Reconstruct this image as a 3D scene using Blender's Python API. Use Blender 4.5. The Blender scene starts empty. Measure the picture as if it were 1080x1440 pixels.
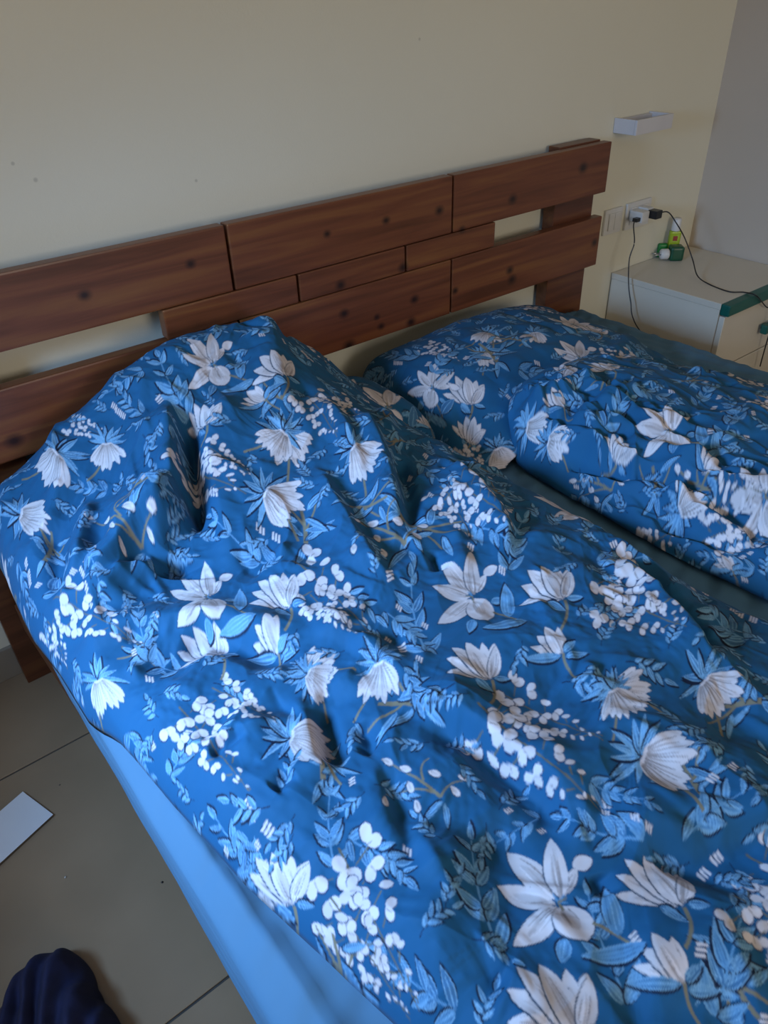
import bpy, bmesh, math, random
import numpy as np
from mathutils import Matrix, Vector

random.seed(7)
rng = np.random.default_rng(11)
scene = bpy.context.scene
COL = scene.collection

# ------------------------------------------------------------------ camera
PP = np.array([540.0, 720.0]); FPX = 1053.9; CAM_H = 1.257
RW = np.array([[0.7869332, 0.37891088, -0.48699351],
               [-0.61621111, 0.4417417, -0.65203384],
               [-0.03193738, 0.81319789, 0.58111031]])     # world = RW @ camera
cam_data = bpy.data.cameras.new('camera')
cam_data.sensor_fit = 'VERTICAL'; cam_data.sensor_height = 36.0
cam_data.lens = FPX / 1440.0 * 36.0
cam_data.clip_start = 0.02
cam = bpy.data.objects.new('camera', cam_data); COL.objects.link(cam)
mw = Matrix.Identity(4)
for i in range(3):
    for j in range(3): mw[i][j] = RW[i, j]
mw[2][3] = CAM_H
cam.matrix_world = mw
scene.camera = cam

# ------------------------------------------------------------------ light
scene.view_settings.view_transform = 'Standard'
scene.view_settings.look = 'None'
scene.view_settings.gamma = 1.0
scene.view_settings.use_curve_mapping = False
scene.view_settings.exposure = 0.0
world = bpy.data.worlds.new('world'); scene.world = world
world.use_nodes = True
wb = world.node_tree.nodes['Background']
wb.inputs[0].default_value = (0.55, 0.72, 1.0, 1); wb.inputs[1].default_value = 0.6

WIN_Y0, WIN_Y1, WIN_Z0, WIN_Z1, WALL_LX = 0.36, 1.10, 0.84, 1.55, -0.62      # window beside the bed: blue skylight
W2_X0, W2_X1, W2_Z0, W2_Z1, YF = -0.10, 1.40, 0.85, 2.15, -2.9                   # window facing the bed's foot: pale daylight
def window_light(name, loc, target, sx, sy, power, color, spread):
    d = bpy.data.lights.new(name, 'AREA'); d.shape = 'RECTANGLE'; d.size = sx; d.size_y = sy
    d.energy = power; d.color = color; d.spread = math.radians(spread)
    o = bpy.data.objects.new(name, d); COL.objects.link(o); o.location = loc
    o.rotation_euler = (Vector(target) - Vector(loc)).to_track_quat('-Z', 'Y').to_euler()
window_light('skylight_side_window', (WALL_LX - 0.19, 0.74, 1.20), (0.36, 0.68, 0.49), 0.38, 0.42, 12.8, (0.31, 0.57, 1.0), 84)
window_light('daylight_foot_window', ((W2_X0 + W2_X1) / 2, YF - 0.16, 1.5), ((W2_X0 + W2_X1) / 2, 0, 1.3), 1.4, 1.2, 31.0, (1.0, 0.91, 0.77), 170)

# ------------------------------------------------------------------ pixel helpers
def ray(px, py): return RW @ np.array([px - PP[0], -(py - PP[1]), -FPX])
def on(ax, v, px, py):
    r = ray(px, py); c = np.array([0, 0, CAM_H]); return c + r * ((v - c[ax]) / r[ax])

# ------------------------------------------------------------------ materials
def new_mat(name, color=(0.5, 0.5, 0.5), rough=0.5, **kw):
    m = bpy.data.materials.new(name); m.use_nodes = True
    b = m.node_tree.nodes['Principled BSDF']
    b.inputs['Base Color'].default_value = (*color, 1); b.inputs['Roughness'].default_value = rough
    for k, v in kw.items(): b.inputs[k.replace('_', ' ')].default_value = v
    return m, m.node_tree.nodes, m.node_tree.links, b

def mottle(name, c1, c2, scale, rough=0.6, bump=0.0, bump_scale=60.0, detail=4.0, **kw):
    m, n, l, b = new_mat(name, c1, rough, **kw)
    g = n.new('ShaderNodeNewGeometry')
    t = n.new('ShaderNodeTexNoise'); t.inputs['Scale'].default_value = scale; t.inputs['Detail'].default_value = detail
    l.new(g.outputs['Position'], t.inputs['Vector'])
    r = n.new('ShaderNodeValToRGB'); r.color_ramp.elements[0].position = 0.35; r.color_ramp.elements[1].position = 0.65
    r.color_ramp.elements[0].color = (*c1, 1); r.color_ramp.elements[1].color = (*c2, 1)
    l.new(t.outputs['Fac'], r.inputs['Fac']); l.new(r.outputs['Color'], b.inputs['Base Color'])
    if bump:
        t2 = n.new('ShaderNodeTexNoise'); t2.inputs['Scale'].default_value = bump_scale; t2.inputs['Detail'].default_value = 3
        l.new(g.outputs['Position'], t2.inputs['Vector'])
        bp = n.new('ShaderNodeBump'); bp.inputs['Strength'].default_value = bump; bp.inputs['Distance'].default_value = 0.002
        l.new(t2.outputs['Fac'], bp.inputs['Height']); l.new(bp.outputs['Normal'], b.inputs['Normal'])
    return m

def spot_wall(name, c1, c2, spots):
    """painted plaster with a few small scuffs at given world points"""
    m = mottle(name, c1, c2, 1.3, rough=0.75, bump=0.12, bump_scale=220)
    n, l = m.node_tree.nodes, m.node_tree.links
    b = n['Principled BSDF']; src = b.inputs['Base Color'].links[0].from_socket
    g = n.new('ShaderNodeNewGeometry')
    for p, rad in spots:
        d = n.new('ShaderNodeVectorMath'); d.operation = 'DISTANCE'; d.inputs[1].default_value = p
        l.new(g.outputs['Position'], d.inputs[0])
        r = n.new('ShaderNodeMapRange'); r.inputs[1].default_value = rad * 0.4; r.inputs[2].default_value = rad
        r.inputs[3].default_value = 0.3; r.inputs[4].default_value = 0.0
        l.new(d.outputs['Value'], r.inputs[0])
        mx = n.new('ShaderNodeMixRGB'); mx.inputs[2].default_value = (0.10, 0.085, 0.07, 1)
        l.new(r.outputs[0], mx.inputs[0]); l.new(src, mx.inputs[1]); src = mx.outputs[0]
    l.new(src, b.inputs['Base Color'])
    return m

KNOTS = [(618, 296, 1), (543, 310, .8), (460, 329, .7), (721, 280, 1.1), (820, 236, 1.3), (567, 376, 1.1), (479, 401, 1), (583, 421, 1),
         (484, 441, 1), (530, 446, .7), (536, 459, .8), (578, 453, 1.1), (491, 486, 1.3), (640, 409, .8), (717, 380, 1), (720, 393, 1.2),
         (836, 341, 1), (119, 415, .9), (268, 371, .8), (650, 323, .8), (110, 590, 1.2), (20, 620, 1.2)]
def wood(name, knots=True, dark=1.0):
    m, n, l, b = new_mat(name, (0.15, 0.05, 0.02), 0.36)
    g = n.new('ShaderNodeNewGeometry')
    mp = n.new('ShaderNodeMapping'); mp.inputs['Scale'].default_value = (1.2, 14, 22)
    l.new(g.outputs['Position'], mp.inputs['Vector'])
    oi = n.new('ShaderNodeObjectInfo')
    add = n.new('ShaderNodeVectorMath'); add.operation = 'MULTIPLY_ADD'
    add.inputs[1].default_value = (37, 21, 13)
    l.new(oi.outputs['Random'], add.inputs[0]); l.new(mp.outputs['Vector'], add.inputs[2])
    t = n.new('ShaderNodeTexNoise'); t.inputs['Scale'].default_value = 2.2; t.inputs['Detail'].default_value = 6
    t.inputs['Distortion'].default_value = 0.6
    l.new(add.outputs[0], t.inputs['Vector'])
    r = n.new('ShaderNodeValToRGB')
    e = r.color_ramp.elements
    e[0].position = 0.28; e[0].color = (0.095 * dark, 0.028 * dark, 0.010 * dark, 1)
    e[1].position = 0.74; e[1].color = (0.215 * dark, 0.080 * dark, 0.024 * dark, 1)
    k = e.new(0.5); k.color = (0.155 * dark, 0.046 * dark, 0.018 * dark, 1)
    l.new(t.outputs['Fac'], r.inputs['Fac'])
    src = r.outputs['Color']
    if knots:
        for px, py, s in KNOTS:
            p = on(1, 1.381, px, py)
            s1 = n.new('ShaderNodeVectorMath'); s1.operation = 'SUBTRACT'; s1.inputs[1].default_value = tuple(p)
            l.new(g.outputs['Position'], s1.inputs[0])
            s2 = n.new('ShaderNodeVectorMath'); s2.operation = 'MULTIPLY'; s2.inputs[1].default_value = (0.8, 0.3, 1.0)
            l.new(s1.outputs[0], s2.inputs[0])
            ln = n.new('ShaderNodeVectorMath'); ln.operation = 'LENGTH'; l.new(s2.outputs[0], ln.inputs[0])
            mr = n.new('ShaderNodeMapRange'); mr.inputs[1].default_value = 0.003 * s; mr.inputs[2].default_value = 0.015 * s
            mr.inputs[3].default_value = 1.0; mr.inputs[4].default_value = 0.0
            l.new(ln.outputs['Value'], mr.inputs[0])
            mx = n.new('ShaderNodeMixRGB'); mx.inputs[2].default_value = (0.025, 0.008, 0.004, 1)
            l.new(mr.outputs[0], mx.inputs[0]); l.new(src, mx.inputs[1]); src = mx.outputs[0]
    l.new(src, b.inputs['Base Color'])
    bp = n.new('ShaderNodeBump'); bp.inputs['Strength'].default_value = 0.15; bp.inputs['Distance'].default_value = 0.001
    l.new(t.outputs['Fac'], bp.inputs['Height']); l.new(bp.outputs['Normal'], b.inputs['Normal'])
    return m

M = {}
M['wall'] = spot_wall('cream_wall_paint', (0.70, 0.665, 0.545), (0.73, 0.695, 0.575),
                      [((*on(1, 1.461, 590, 55),), 0.004), ((*on(1, 1.461, 18, 230),), 0.004), ((*on(1, 1.461, 50, 253),), 0.005),
                       ((*on(1, 1.461, 276, 254),), 0.004)])
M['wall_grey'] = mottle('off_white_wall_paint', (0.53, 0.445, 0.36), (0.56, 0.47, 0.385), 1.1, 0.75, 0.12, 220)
M['ceiling'] = mottle('ceiling_paint', (0.75, 0.73, 0.68), (0.78, 0.76, 0.71), 1.0, 0.8)
M['tile'] = mottle('beige_floor_tile', (0.245, 0.168, 0.102), (0.285, 0.196, 0.12), 5.0, 0.38, 0.05, 40)
M['grout'] = mottle('dark_grout', (0.05, 0.045, 0.04), (0.07, 0.06, 0.05), 30, 0.9)
M['skirting'] = mottle('skirting_tile', (0.24, 0.205, 0.165), (0.28, 0.24, 0.19), 6, 0.4)
M['wood'] = wood('reddish_pine')
M['wood_dark'] = wood('reddish_pine_plain', False, 0.75)
M['white_frame'] = mottle('white_window_paint', (0.75, 0.75, 0.74), (0.8, 0.8, 0.79), 4, 0.4)
M['laminate'] = mottle('white_laminate', (0.60, 0.54, 0.44), (0.63, 0.57, 0.47), 3, 0.45)
M['laminate_edge'] = mottle('laminate_edge_band', (0.42, 0.34, 0.25), (0.46, 0.38, 0.28), 8, 0.5)
M['green_wood'] = mottle('green_lacquer', (0.004, 0.085, 0.062), (0.006, 0.11, 0.08), 14, 0.4)
M['white_plastic'] = mottle('white_plastic', (0.62, 0.60, 0.57), (0.65, 0.63, 0.60), 10, 0.35)
M['lamp_white'] = mottle('white_plaster_lamp', (0.60, 0.58, 0.60), (0.64, 0.62, 0.63), 10, 0.55)
M['black_plastic'] = mottle('black_plastic', (0.010, 0.010, 0.011), (0.014, 0.014, 0.015), 20, 0.35)
M['metal'] = mottle('plug_pin_metal', (0.55, 0.55, 0.55), (0.6, 0.6, 0.6), 40, 0.3, Metallic=1.0)
M['green_plastic'] = mottle('green_plastic', (0.012, 0.17, 0.03), (0.018, 0.21, 0.04), 30, 0.35)
M['dark_green_plastic'] = mottle('dark_green_plastic', (0.006, 0.065, 0.03), (0.008, 0.08, 0.038), 30, 0.35)
M['lime_liquid'], _n, _l, _b = new_mat('lime_liquid_bottle', (0.42, 0.55, 0.03), 0.12)
_b.inputs['Transmission Weight'].default_value = 0.25
M['red'] = mottle('red_print', (0.28, 0.03, 0.02), (0.32, 0.04, 0.03), 40, 0.5)
M['board'] = mottle('white_board', (0.62, 0.62, 0.64), (0.66, 0.66, 0.68), 8, 0.5)
M['board_edge'] = mottle('board_core', (0.10, 0.08, 0.06), (0.14, 0.11, 0.09), 40, 0.8)
M['navy'] = mottle('navy_knit_cloth', (0.004, 0.005, 0.032), (0.007, 0.009, 0.048), 30, 0.85, 0.6, 900)
M['crumb'] = mottle('crumb', (0.4, 0.36, 0.3), (0.5, 0.45, 0.4), 90, 0.7)

def fabric(name, color=None, attr=None, sheen=0.03, c2=None, weave=1400):
    m, n, l, b = new_mat(name, color or (0.5, 0.5, 0.5), 0.72)
    b.inputs['Sheen Weight'].default_value = sheen; b.inputs['Sheen Roughness'].default_value = 0.5
    b.inputs['Specular IOR Level'].default_value = 0.15
    g = n.new('ShaderNodeNewGeometry')
    if attr:
        a = n.new('ShaderNodeAttribute'); a.attribute_name = attr
        t = n.new('ShaderNodeTexNoise'); t.inputs['Scale'].default_value = 9; t.inputs['Detail'].default_value = 5
        l.new(g.outputs['Position'], t.inputs['Vector'])
        mr = n.new('ShaderNodeMapRange'); mr.inputs[1].default_value = 0.3; mr.inputs[2].default_value = 0.7
        mr.inputs[3].default_value = 0.92; mr.inputs[4].default_value = 1.08
        l.new(t.outputs['Fac'], mr.inputs[0])
        vm = n.new('ShaderNodeVectorMath'); vm.operation = 'SCALE'
        l.new(a.outputs['Color'], vm.inputs[0]); l.new(mr.outputs[0], vm.inputs['Scale'])
        l.new(vm.outputs[0], b.inputs['Base Color'])
    elif c2:
        t = n.new('ShaderNodeTexNoise'); t.inputs['Scale'].default_value = 7; t.inputs['Detail'].default_value = 5
        l.new(g.outputs['Position'], t.inputs['Vector'])
        mx = n.new('ShaderNodeMixRGB'); mx.inputs[1].default_value = (*color, 1); mx.inputs[2].default_value = (*c2, 1)
        l.new(t.outputs['Fac'], mx.inputs[0]); l.new(mx.outputs[0], b.inputs['Base Color'])
    t2 = n.new('ShaderNodeTexNoise'); t2.inputs['Scale'].default_value = weave; t2.inputs['Detail'].default_value = 2
    l.new(g.outputs['Position'], t2.inputs['Vector'])
    bp = n.new('ShaderNodeBump'); bp.inputs['Strength'].default_value = 0.15; bp.inputs['Distance'].default_value = 0.0006
    l.new(t2.outputs['Fac'], bp.inputs['Height']); l.new(bp.outputs['Normal'], b.inputs['Normal'])
    return m
M['print'] = fabric('floral_printed_cotton', attr='print')
M['sheet'] = fabric('light_blue_cotton', (0.068, 0.160, 0.255), c2=(0.078, 0.175, 0.275))

# ------------------------------------------------------------------ object helpers
def tag(o, label, cat=None, group=None):
    o['label'] = label
    if cat: o['category'] = cat
    if group: o['group'] = group
    return o
def struct(o):
    o['kind'] = 'structure'; return o
def thing(name, loc, label, cat, group=None):
    o = bpy.data.objects.new(name, None); COL.objects.link(o); o.location = loc
    o.empty_display_size = 0.05
    return tag(o, label, cat, group)
def link_mesh(name, me, parent=None, origin=None):
    """mesh data in world coordinates; moved to the parent's (or a given) origin"""
    off = Vector(origin) if origin is not None else Vector((0, 0, 0))
    wl = Vector((0, 0, 0)); p = parent
    while p: wl += p.location; p = p.parent
    me.transform(Matrix.Translation(-(wl + off)))
    o = bpy.data.objects.new(name, me); COL.objects.link(o); o.location = off
    if parent: o.parent = parent
    return o
def bm_box(bm, x0, x1, y0, y1, z0, z1, bev=0.0, seg=2):
    r = bmesh.ops.create_cube(bm, size=1.0)
    bmesh.ops.scale(bm, vec=(x1 - x0, y1 - y0, z1 - z0), verts=r['verts'])
    bmesh.ops.translate(bm, vec=((x0 + x1) / 2, (y0 + y1) / 2, (z0 + z1) / 2), verts=r['verts'])
    if bev:
        es = list({e for v in r['verts'] for e in v.link_edges})
        bmesh.ops.bevel(bm, geom=es, offset=bev, segments=seg, profile=0.7, affect='EDGES')
def finish(name, bm, mat, parent=None, smooth=False, origin=None):
    me = bpy.data.meshes.new(name); bm.normal_update(); bm.to_mesh(me); bm.free()
    me.materials.append(mat)
    if smooth:
        for p in me.polygons: p.use_smooth = True
    return link_mesh(name, me, parent, origin)
def box(name, x0, x1, y0, y1, z0, z1, mat, parent=None, bev=0.0, seg=2):
    bm = bmesh.new(); bm_box(bm, x0, x1, y0, y1, z0, z1, bev, seg)
    org = None if parent else ((x0 + x1) / 2, (y0 + y1) / 2, z0)
    return finish(name, bm, mat, parent, origin=org)
def tube(name, pts, rad, mat, parent=None, res=10, seg=8):
    """smooth round tube along a Catmull-Rom path"""
    P = [np.array(p, float) for p in pts]
    P = [2 * P[0] - P[1]] + P + [2 * P[-1] - P[-2]]
    path = []
    for i in range(1, len(P) - 2):
        for k in range(res):
            t = k / res; a, b, c, d = P[i - 1:i + 3]
            path.append(0.5 * (2 * b + (c - a) * t + (2 * a - 5 * b + 4 * c - d) * t * t + (3 * b - a - 3 * c + d) * t ** 3))
    path.append(P[-2])
    bm = bmesh.new(); rings = []
    up = np.array([0.31, 0.17, 0.93])
    for i, p in enumerate(path):
        d = path[min(i + 1, len(path) - 1)] - path[max(i - 1, 0)]; d /= np.linalg.norm(d)
        a = np.cross(d, up); a /= np.linalg.norm(a); b = np.cross(d, a)
        rings.append([bm.verts.new(p + rad * (math.cos(2 * math.pi * k / seg) * a + math.sin(2 * math.pi * k / seg) * b)) for k in range(seg)])
    for r0, r1 in zip(rings, rings[1:]):
        for k in range(seg): bm.faces.new((r0[k], r0[(k + 1) % seg], r1[(k + 1) % seg], r1[k]))
    bm.faces.new(rings[0][::-1]); bm.faces.new(rings[-1])
    return finish(name, bm, mat, parent, True, None if parent else tuple(path[0]))
def lathe(name, prof, cx, cy, mat, parent=None, seg=24, axis='Z', z0=0.0):
    bm = bmesh.new(); rings = []
    for r, h in prof:
        ring = []
        for k in range(seg):
            a = 2 * math.pi * k / seg
            if axis == 'Z': ring.append(bm.verts.new((cx + r * math.cos(a), cy + r * math.sin(a), z0 + h)))
            elif axis == 'Y': ring.append(bm.verts.new((cx + r * math.cos(a), cy + h, z0 + r * math.sin(a))))
            else: ring.append(bm.verts.new((cx + h, cy + r * math.cos(a), z0 + r * math.sin(a))))
        rings.append(ring)
    for r0, r1 in zip(rings, rings[1:]):
        for k in range(seg): bm.faces.new((r0[k], r0[(k + 1) % seg], r1[(k + 1) % seg], r1[k]))
    bm.faces.new(rings[0][::-1]); bm.faces.new(rings[-1])
    bmesh.ops.recalc_face_normals(bm, faces=bm.faces)
    return finish(name, bm, mat, parent, True)

# ------------------------------------------------------------------ room shell
YW, XR, ZC = 1.461, 2.462, 2.65
TH = 0.26
fl = struct(box('floor', WALL_LX - TH, XR + TH, YF - TH, YW + TH, -0.05, -0.003, M['grout']))
fl['label'] = 'dark grout bed under the beige floor tiles'
xs = [WALL_LX] + [-0.36 + 0.6 * i for i in range(5)] + [XR]
ys = sorted([YW, YF] + [1.19 - 0.6 * i for i in range(7)])
for a, b in zip(xs, xs[1:]):
    for c, d in zip(ys, ys[1:]):
        box('floor_tile', a + 0.002, b - 0.002, c + 0.002, d - 0.002, -0.010, 0.0, M['tile'], fl, 0.001, 1)
struct(box('wall_back', WALL_LX - TH, XR + TH, YW, YW + TH, 0, ZC, M['wall']))
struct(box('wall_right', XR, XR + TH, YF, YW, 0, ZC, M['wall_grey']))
bm = bmesh.new()
bm_box(bm, WALL_LX - TH, W2_X0, YF - TH, YF, 0, ZC); bm_box(bm, W2_X1, XR + TH, YF - TH, YF, 0, ZC)
bm_box(bm, W2_X0, W2_X1, YF - TH, YF, 0, W2_Z0); bm_box(bm, W2_X0, W2_X1, YF - TH, YF, W2_Z1, ZC)
struct(finish('wall_front', bm, M['wall']))
w2 = bpy.data.objects.new('window_2', None); COL.objects.link(w2); w2.location = ((W2_X0 + W2_X1) / 2, YF - 0.22, W2_Z0); struct(w2)
box('window_frame', W2_X0, W2_X1, YF - 0.25, YF - 0.215, W2_Z0, W2_Z0 + 0.05, M['white_frame'], w2, 0.003)
box('window_frame', W2_X0, W2_X1, YF - 0.25, YF - 0.215, W2_Z1 - 0.05, W2_Z1, M['white_frame'], w2, 0.003)
for xx in (W2_X0, (W2_X0 + W2_X1) / 2 - 0.025, W2_X1 - 0.05):
    box('window_frame', xx, xx + 0.05, YF - 0.25, YF - 0.215, W2_Z0 + 0.05, W2_Z1 - 0.05, M['white_frame'], w2, 0.003)
struct(box('ceiling', WALL_LX - TH, XR + TH, YF - TH, YW + TH, ZC, ZC + 0.12, M['ceiling']))
bm = bmesh.new()
X0, X1 = WALL_LX - TH, WALL_LX
bm_box(bm, X0, X1, YF, WIN_Y0, 0, ZC); bm_box(bm, X0, X1, WIN_Y1, YW, 0, ZC)
bm_box(bm, X0, X1, WIN_Y0, WIN_Y1, 0, WIN_Z0); bm_box(bm, X0, X1, WIN_Y0, WIN_Y1, WIN_Z1, ZC)
struct(finish('wall_left', bm, M['wall']))
wf = bpy.data.objects.new('window_1', None); COL.objects.link(wf); wf.location = (WALL_LX - 0.23, (WIN_Y0 + WIN_Y1) / 2, WIN_Z0); struct(wf)
xa, xb = WALL_LX - 0.25, WALL_LX - 0.215
ym = (WIN_Y0 + WIN_Y1) / 2
box('window_frame', xa, xb, WIN_Y0, WIN_Y1, WIN_Z0, WIN_Z0 + 0.05, M['white_frame'], wf, 0.003)
box('window_frame', xa, xb, WIN_Y0, WIN_Y1, WIN_Z1 - 0.05, WIN_Z1, M['white_frame'], wf, 0.003)
for yy in (WIN_Y0, ym - 0.03, WIN_Y1 - 0.05):
    box('window_frame', xa, xb, yy, yy + 0.05, WIN_Z0 + 0.05, WIN_Z1 - 0.05, M['white_frame'], wf, 0.003)
struct(box('baseboard_back', WALL_LX, XR, YW - 0.010, YW, 0, 0.082, M['skirting'], None, 0.002))

# ------------------------------------------------------------------ bed
bed = thing('double_bed', (0.95, 0.45, 0), 'reddish pine double bed with slatted plank headboard against cream wall', 'bed')
HB0, HB1 = 1.381, 1.409                       # plank front / back
G = 0.0030
def plank(x0, x1, z0, z1): return box('headboard_plank', x0 + G, x1 - G, HB0, HB1, z0, z1, M['wood'], bed, 0.0035, 2)
j1, j2 = 0.680, 1.272
k = (HB0) / 1.410
def px_x(px, py): return on(1, HB0, px, py)[0]
def px_z(px, py): return on(1, HB0, px, py)[2]
top0, top1 = px_z(637, 327), px_z(637, 247)
low0, low1 = px_z(636, 440), px_z(842, 305)
xa1, xb1 = px_x(323, 360), px_x(637, 290)
xr = px_x(857, 235)
xl = 0.0
for a, b in ((xl, xa1), (xa1, xb1), (xb1, xr)): plank(a, b, top0, top1)
mj = [px_x(230, 455), px_x(420, 405), px_x(571, 365), px_x(697, 332)]
for a, b in zip(mj, mj[1:]): plank(a, b, low1 + 0.002, top0 - 0.002)
for a, b in ((xl, xa1), (xa1, xb1), (xb1, xr)): plank(a, b, low0, low1)
for a, b in ((0.045, 0.20), (1.672, 1.835)):
    box('headboard_post', a, b, HB1 + 0.0005, HB1 + 0.040, 0, top1 + 0.004, M['wood_dark'], bed, 0.003)
box('backing_board', mj[0] + 0.012, mj[3] - 0.012, HB1 + 0.0005, HB1 + 0.016, low0 + 0.015, top1 - 0.02, M['wood_dark'], bed, 0.002)
MX0, MX1, FOOT = 0.088, 1.812, -0.62          # mattress footprint
MT, MB = 0.430, 0.240
bm = bmesh.new(); bm_box(bm, 0, 0.028, FOOT, HB0 - 0.002, 0.165, 0.2385, 0.004)
for v in bm.verts: v.co.x += 0.078 + 0.038 * (1.38 - v.co.y)          # the near rail stands a touch askew
finish('side_rail', bm, M['wood_dark'], bed)
box('side_rail', MX1 - 0.016, MX1 + 0.012, FOOT, HB0 - 0.002, 0.155, 0.2385, M['wood_dark'], bed, 0.004)
box('foot_rail', MX0 + 0.10, MX1 - 0.017, FOOT, FOOT + 0.03, 0.155, 0.2385, M['wood_dark'], bed, 0.004)
for a in (MX0 + 0.03, MX1 - 0.065):
    box('leg', a, a + 0.07, FOOT + 0.031, FOOT + 0.10, 0, 0.200, M['wood_dark'], bed, 0.004)
for i in range(14):
    y = FOOT + 0.12 + i * 0.135
    box('slat', MX0 + 0.10, MX1 - 0.017, y, y + 0.07, 0.215, 0.236, M['wood_dark'], bed, 0.002, 1)

# ------------------------------------------------------------------ numeric helpers for cloth
def hermite(xk, yk, x):
    """monotone-ish cubic through knots; yk may have trailing dims"""
    xk = np.asarray(xk, float); yk = np.asarray(yk, float)
    m = np.gradient(yk, xk, axis=0)
    i = np.clip(np.searchsorted(xk, x) - 1, 0, len(xk) - 2)
    h = (xk[i + 1] - xk[i]); t = np.clip((x - xk[i]) / h, 0, 1)
    sh = (len(x),) + (1,) * (yk.ndim - 1)
    t = t.reshape(sh); h = h.reshape(sh)
    return ((2 * t**3 - 3 * t**2 + 1) * yk[i] + (t**3 - 2 * t**2 + t) * h * m[i]
            + (-2 * t**3 + 3 * t**2) * yk[i + 1] + (t**3 - t**2) * h * m[i + 1])
def bilerp(A, fx, fy):
    fx = np.clip(fx, 0, A.shape[1] - 1.001); fy = np.clip(fy, 0, A.shape[0] - 1.001)
    ix = fx.astype(int); iy = fy.astype(int)
    tx = fx - ix; ty = fy - iy
    if A.ndim == 3: tx = tx[..., None]; ty = ty[..., None]
    return (A[iy, ix] * (1 - tx) + A[iy, ix + 1] * tx) * (1 - ty) + (A[iy + 1, ix] * (1 - tx) + A[iy + 1, ix + 1] * tx) * ty
def vnoise(x, y, cell, seed):
    r = np.random.default_rng(seed).uniform(-1, 1, (97, 97))
    gx = x / cell; gy = y / cell
    ix = np.floor(gx).astype(int); iy = np.floor(gy).astype(int)
    tx = gx - ix; ty = gy - iy
    tx = tx * tx * tx * (tx * (6 * tx - 15) + 10); ty = ty * ty * ty * (ty * (6 * ty - 15) + 10)
    a = r[iy % 97, ix % 97]; b = r[iy % 97, (ix + 1) % 97]; c = r[(iy + 1) % 97, ix % 97]; d = r[(iy + 1) % 97, (ix + 1) % 97]
    return (a * (1 - tx) + b * tx) * (1 - ty) + (c * (1 - tx) + d * tx) * ty
def sstep(a, b, x):
    t = np.clip((x - a) / (b - a), 0, 1); return t * t * (3 - 2 * t)

# ------------------------------------------------------------------ the printed pattern (drawn in cloth coordinates)
GROUND = np.array([0.011, 0.092, 0.205]); LEAF = np.array([0.105, 0.265, 0.45]); LEAF2 = np.array([0.055, 0.170, 0.330])
LEAF3 = np.array([0.19, 0.38, 0.56]); INK = np.array([0.005, 0.012, 0.035]); WHITE = np.array([0.60, 0.555, 0.575])
GREY = np.array([0.33, 0.29, 0.29]); TAN = np.array([0.20, 0.175, 0.12]); TAN2 = np.array([0.13, 0.12, 0.09])
PXRES = 0.0008

class Print:
    def __init__(self, surf):
        self.s = surf
        X, Y = np.meshgrid(surf.gx, surf.gy); xl, xr = surf.edges(Y)
        ok = (X > xl - .02) & (X < xr + .02) & (Y < surf.ytop + .02) & (Y > max(surf.ybot, surf.yprint) - .02)
        self.u0, self.v0 = surf.U[ok].min(), surf.V[ok].min()
        w = int((surf.U[ok].max() - self.u0) / PXRES) + 4; h = int((surf.V[ok].max() - self.v0) / PXRES) + 4
        self.img = np.empty((h, w, 3), np.float32)
        self.img[:] = GROUND
        self.occ = np.zeros((h // 8 + 2, w // 8 + 2), bool)
    def fill(self, poly, color, mark=True):
        p = (np.asarray(poly) - [self.u0, self.v0]) / PXRES
        x0, y0 = np.floor(p.min(0)).astype(int); x1, y1 = np.ceil(p.max(0)).astype(int) + 1
        h, w = self.img.shape[:2]
        x0 = max(x0, 0); y0 = max(y0, 0); x1 = min(x1, w); y1 = min(y1, h)
        if x1 <= x0 or y1 <= y0 or (x1 - x0) * (y1 - y0) > 4e5: return
        X = np.arange(x0, x1)[None, :] + 0.0; Y = np.arange(y0, y1)[:, None] + 0.0
        ins = np.zeros((y1 - y0, x1 - x0), bool)
        q = np.roll(p, -1, 0)
        for (ax, ay), (bx, by) in zip(p, q):
            if ay == by: continue
            c = (Y > min(ay, by)) & (Y <= max(ay, by))
            xi = ax + (Y - ay) * (bx - ax) / (by - ay)
            ins ^= (c & (X < xi))
        self.img[y0:y1, x0:x1][ins] = color
        if mark: self.occ[y0 // 8:y1 // 8 + 1, x0 // 8:x1 // 8 + 1] = True
    def frame(self, px, py):
        """canvas point and local px->canvas Jacobian at a photo pixel"""
        c = self.s.hit_uv(px, py); o = self.s.hit_uv(px, py, self.s.Z0); a = self.s.hit_uv(px + 14, py, self.s.Z0); b = self.s.hit_uv(px, py + 14, self.s.Z0)
        if c is None or a is None or b is None: return None
        J = np.stack([(a - o) / 14, (b - o) / 14], 1)
        # keep the print close to one size: limit the stretch on steep folds
        U_, S_, V_ = np.linalg.svd(J)
        S_ = np.clip(S_, 0.0008, self.s.smax)
        return c, U_ @ np.diag(S_) @ V_
    def at_uv(self, u, v, ang, k=0.00115):
        ca, sa = math.cos(ang), math.sin(ang)
        return np.array([u, v]), k * np.array([[ca, sa], [sa, -ca]])

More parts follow.
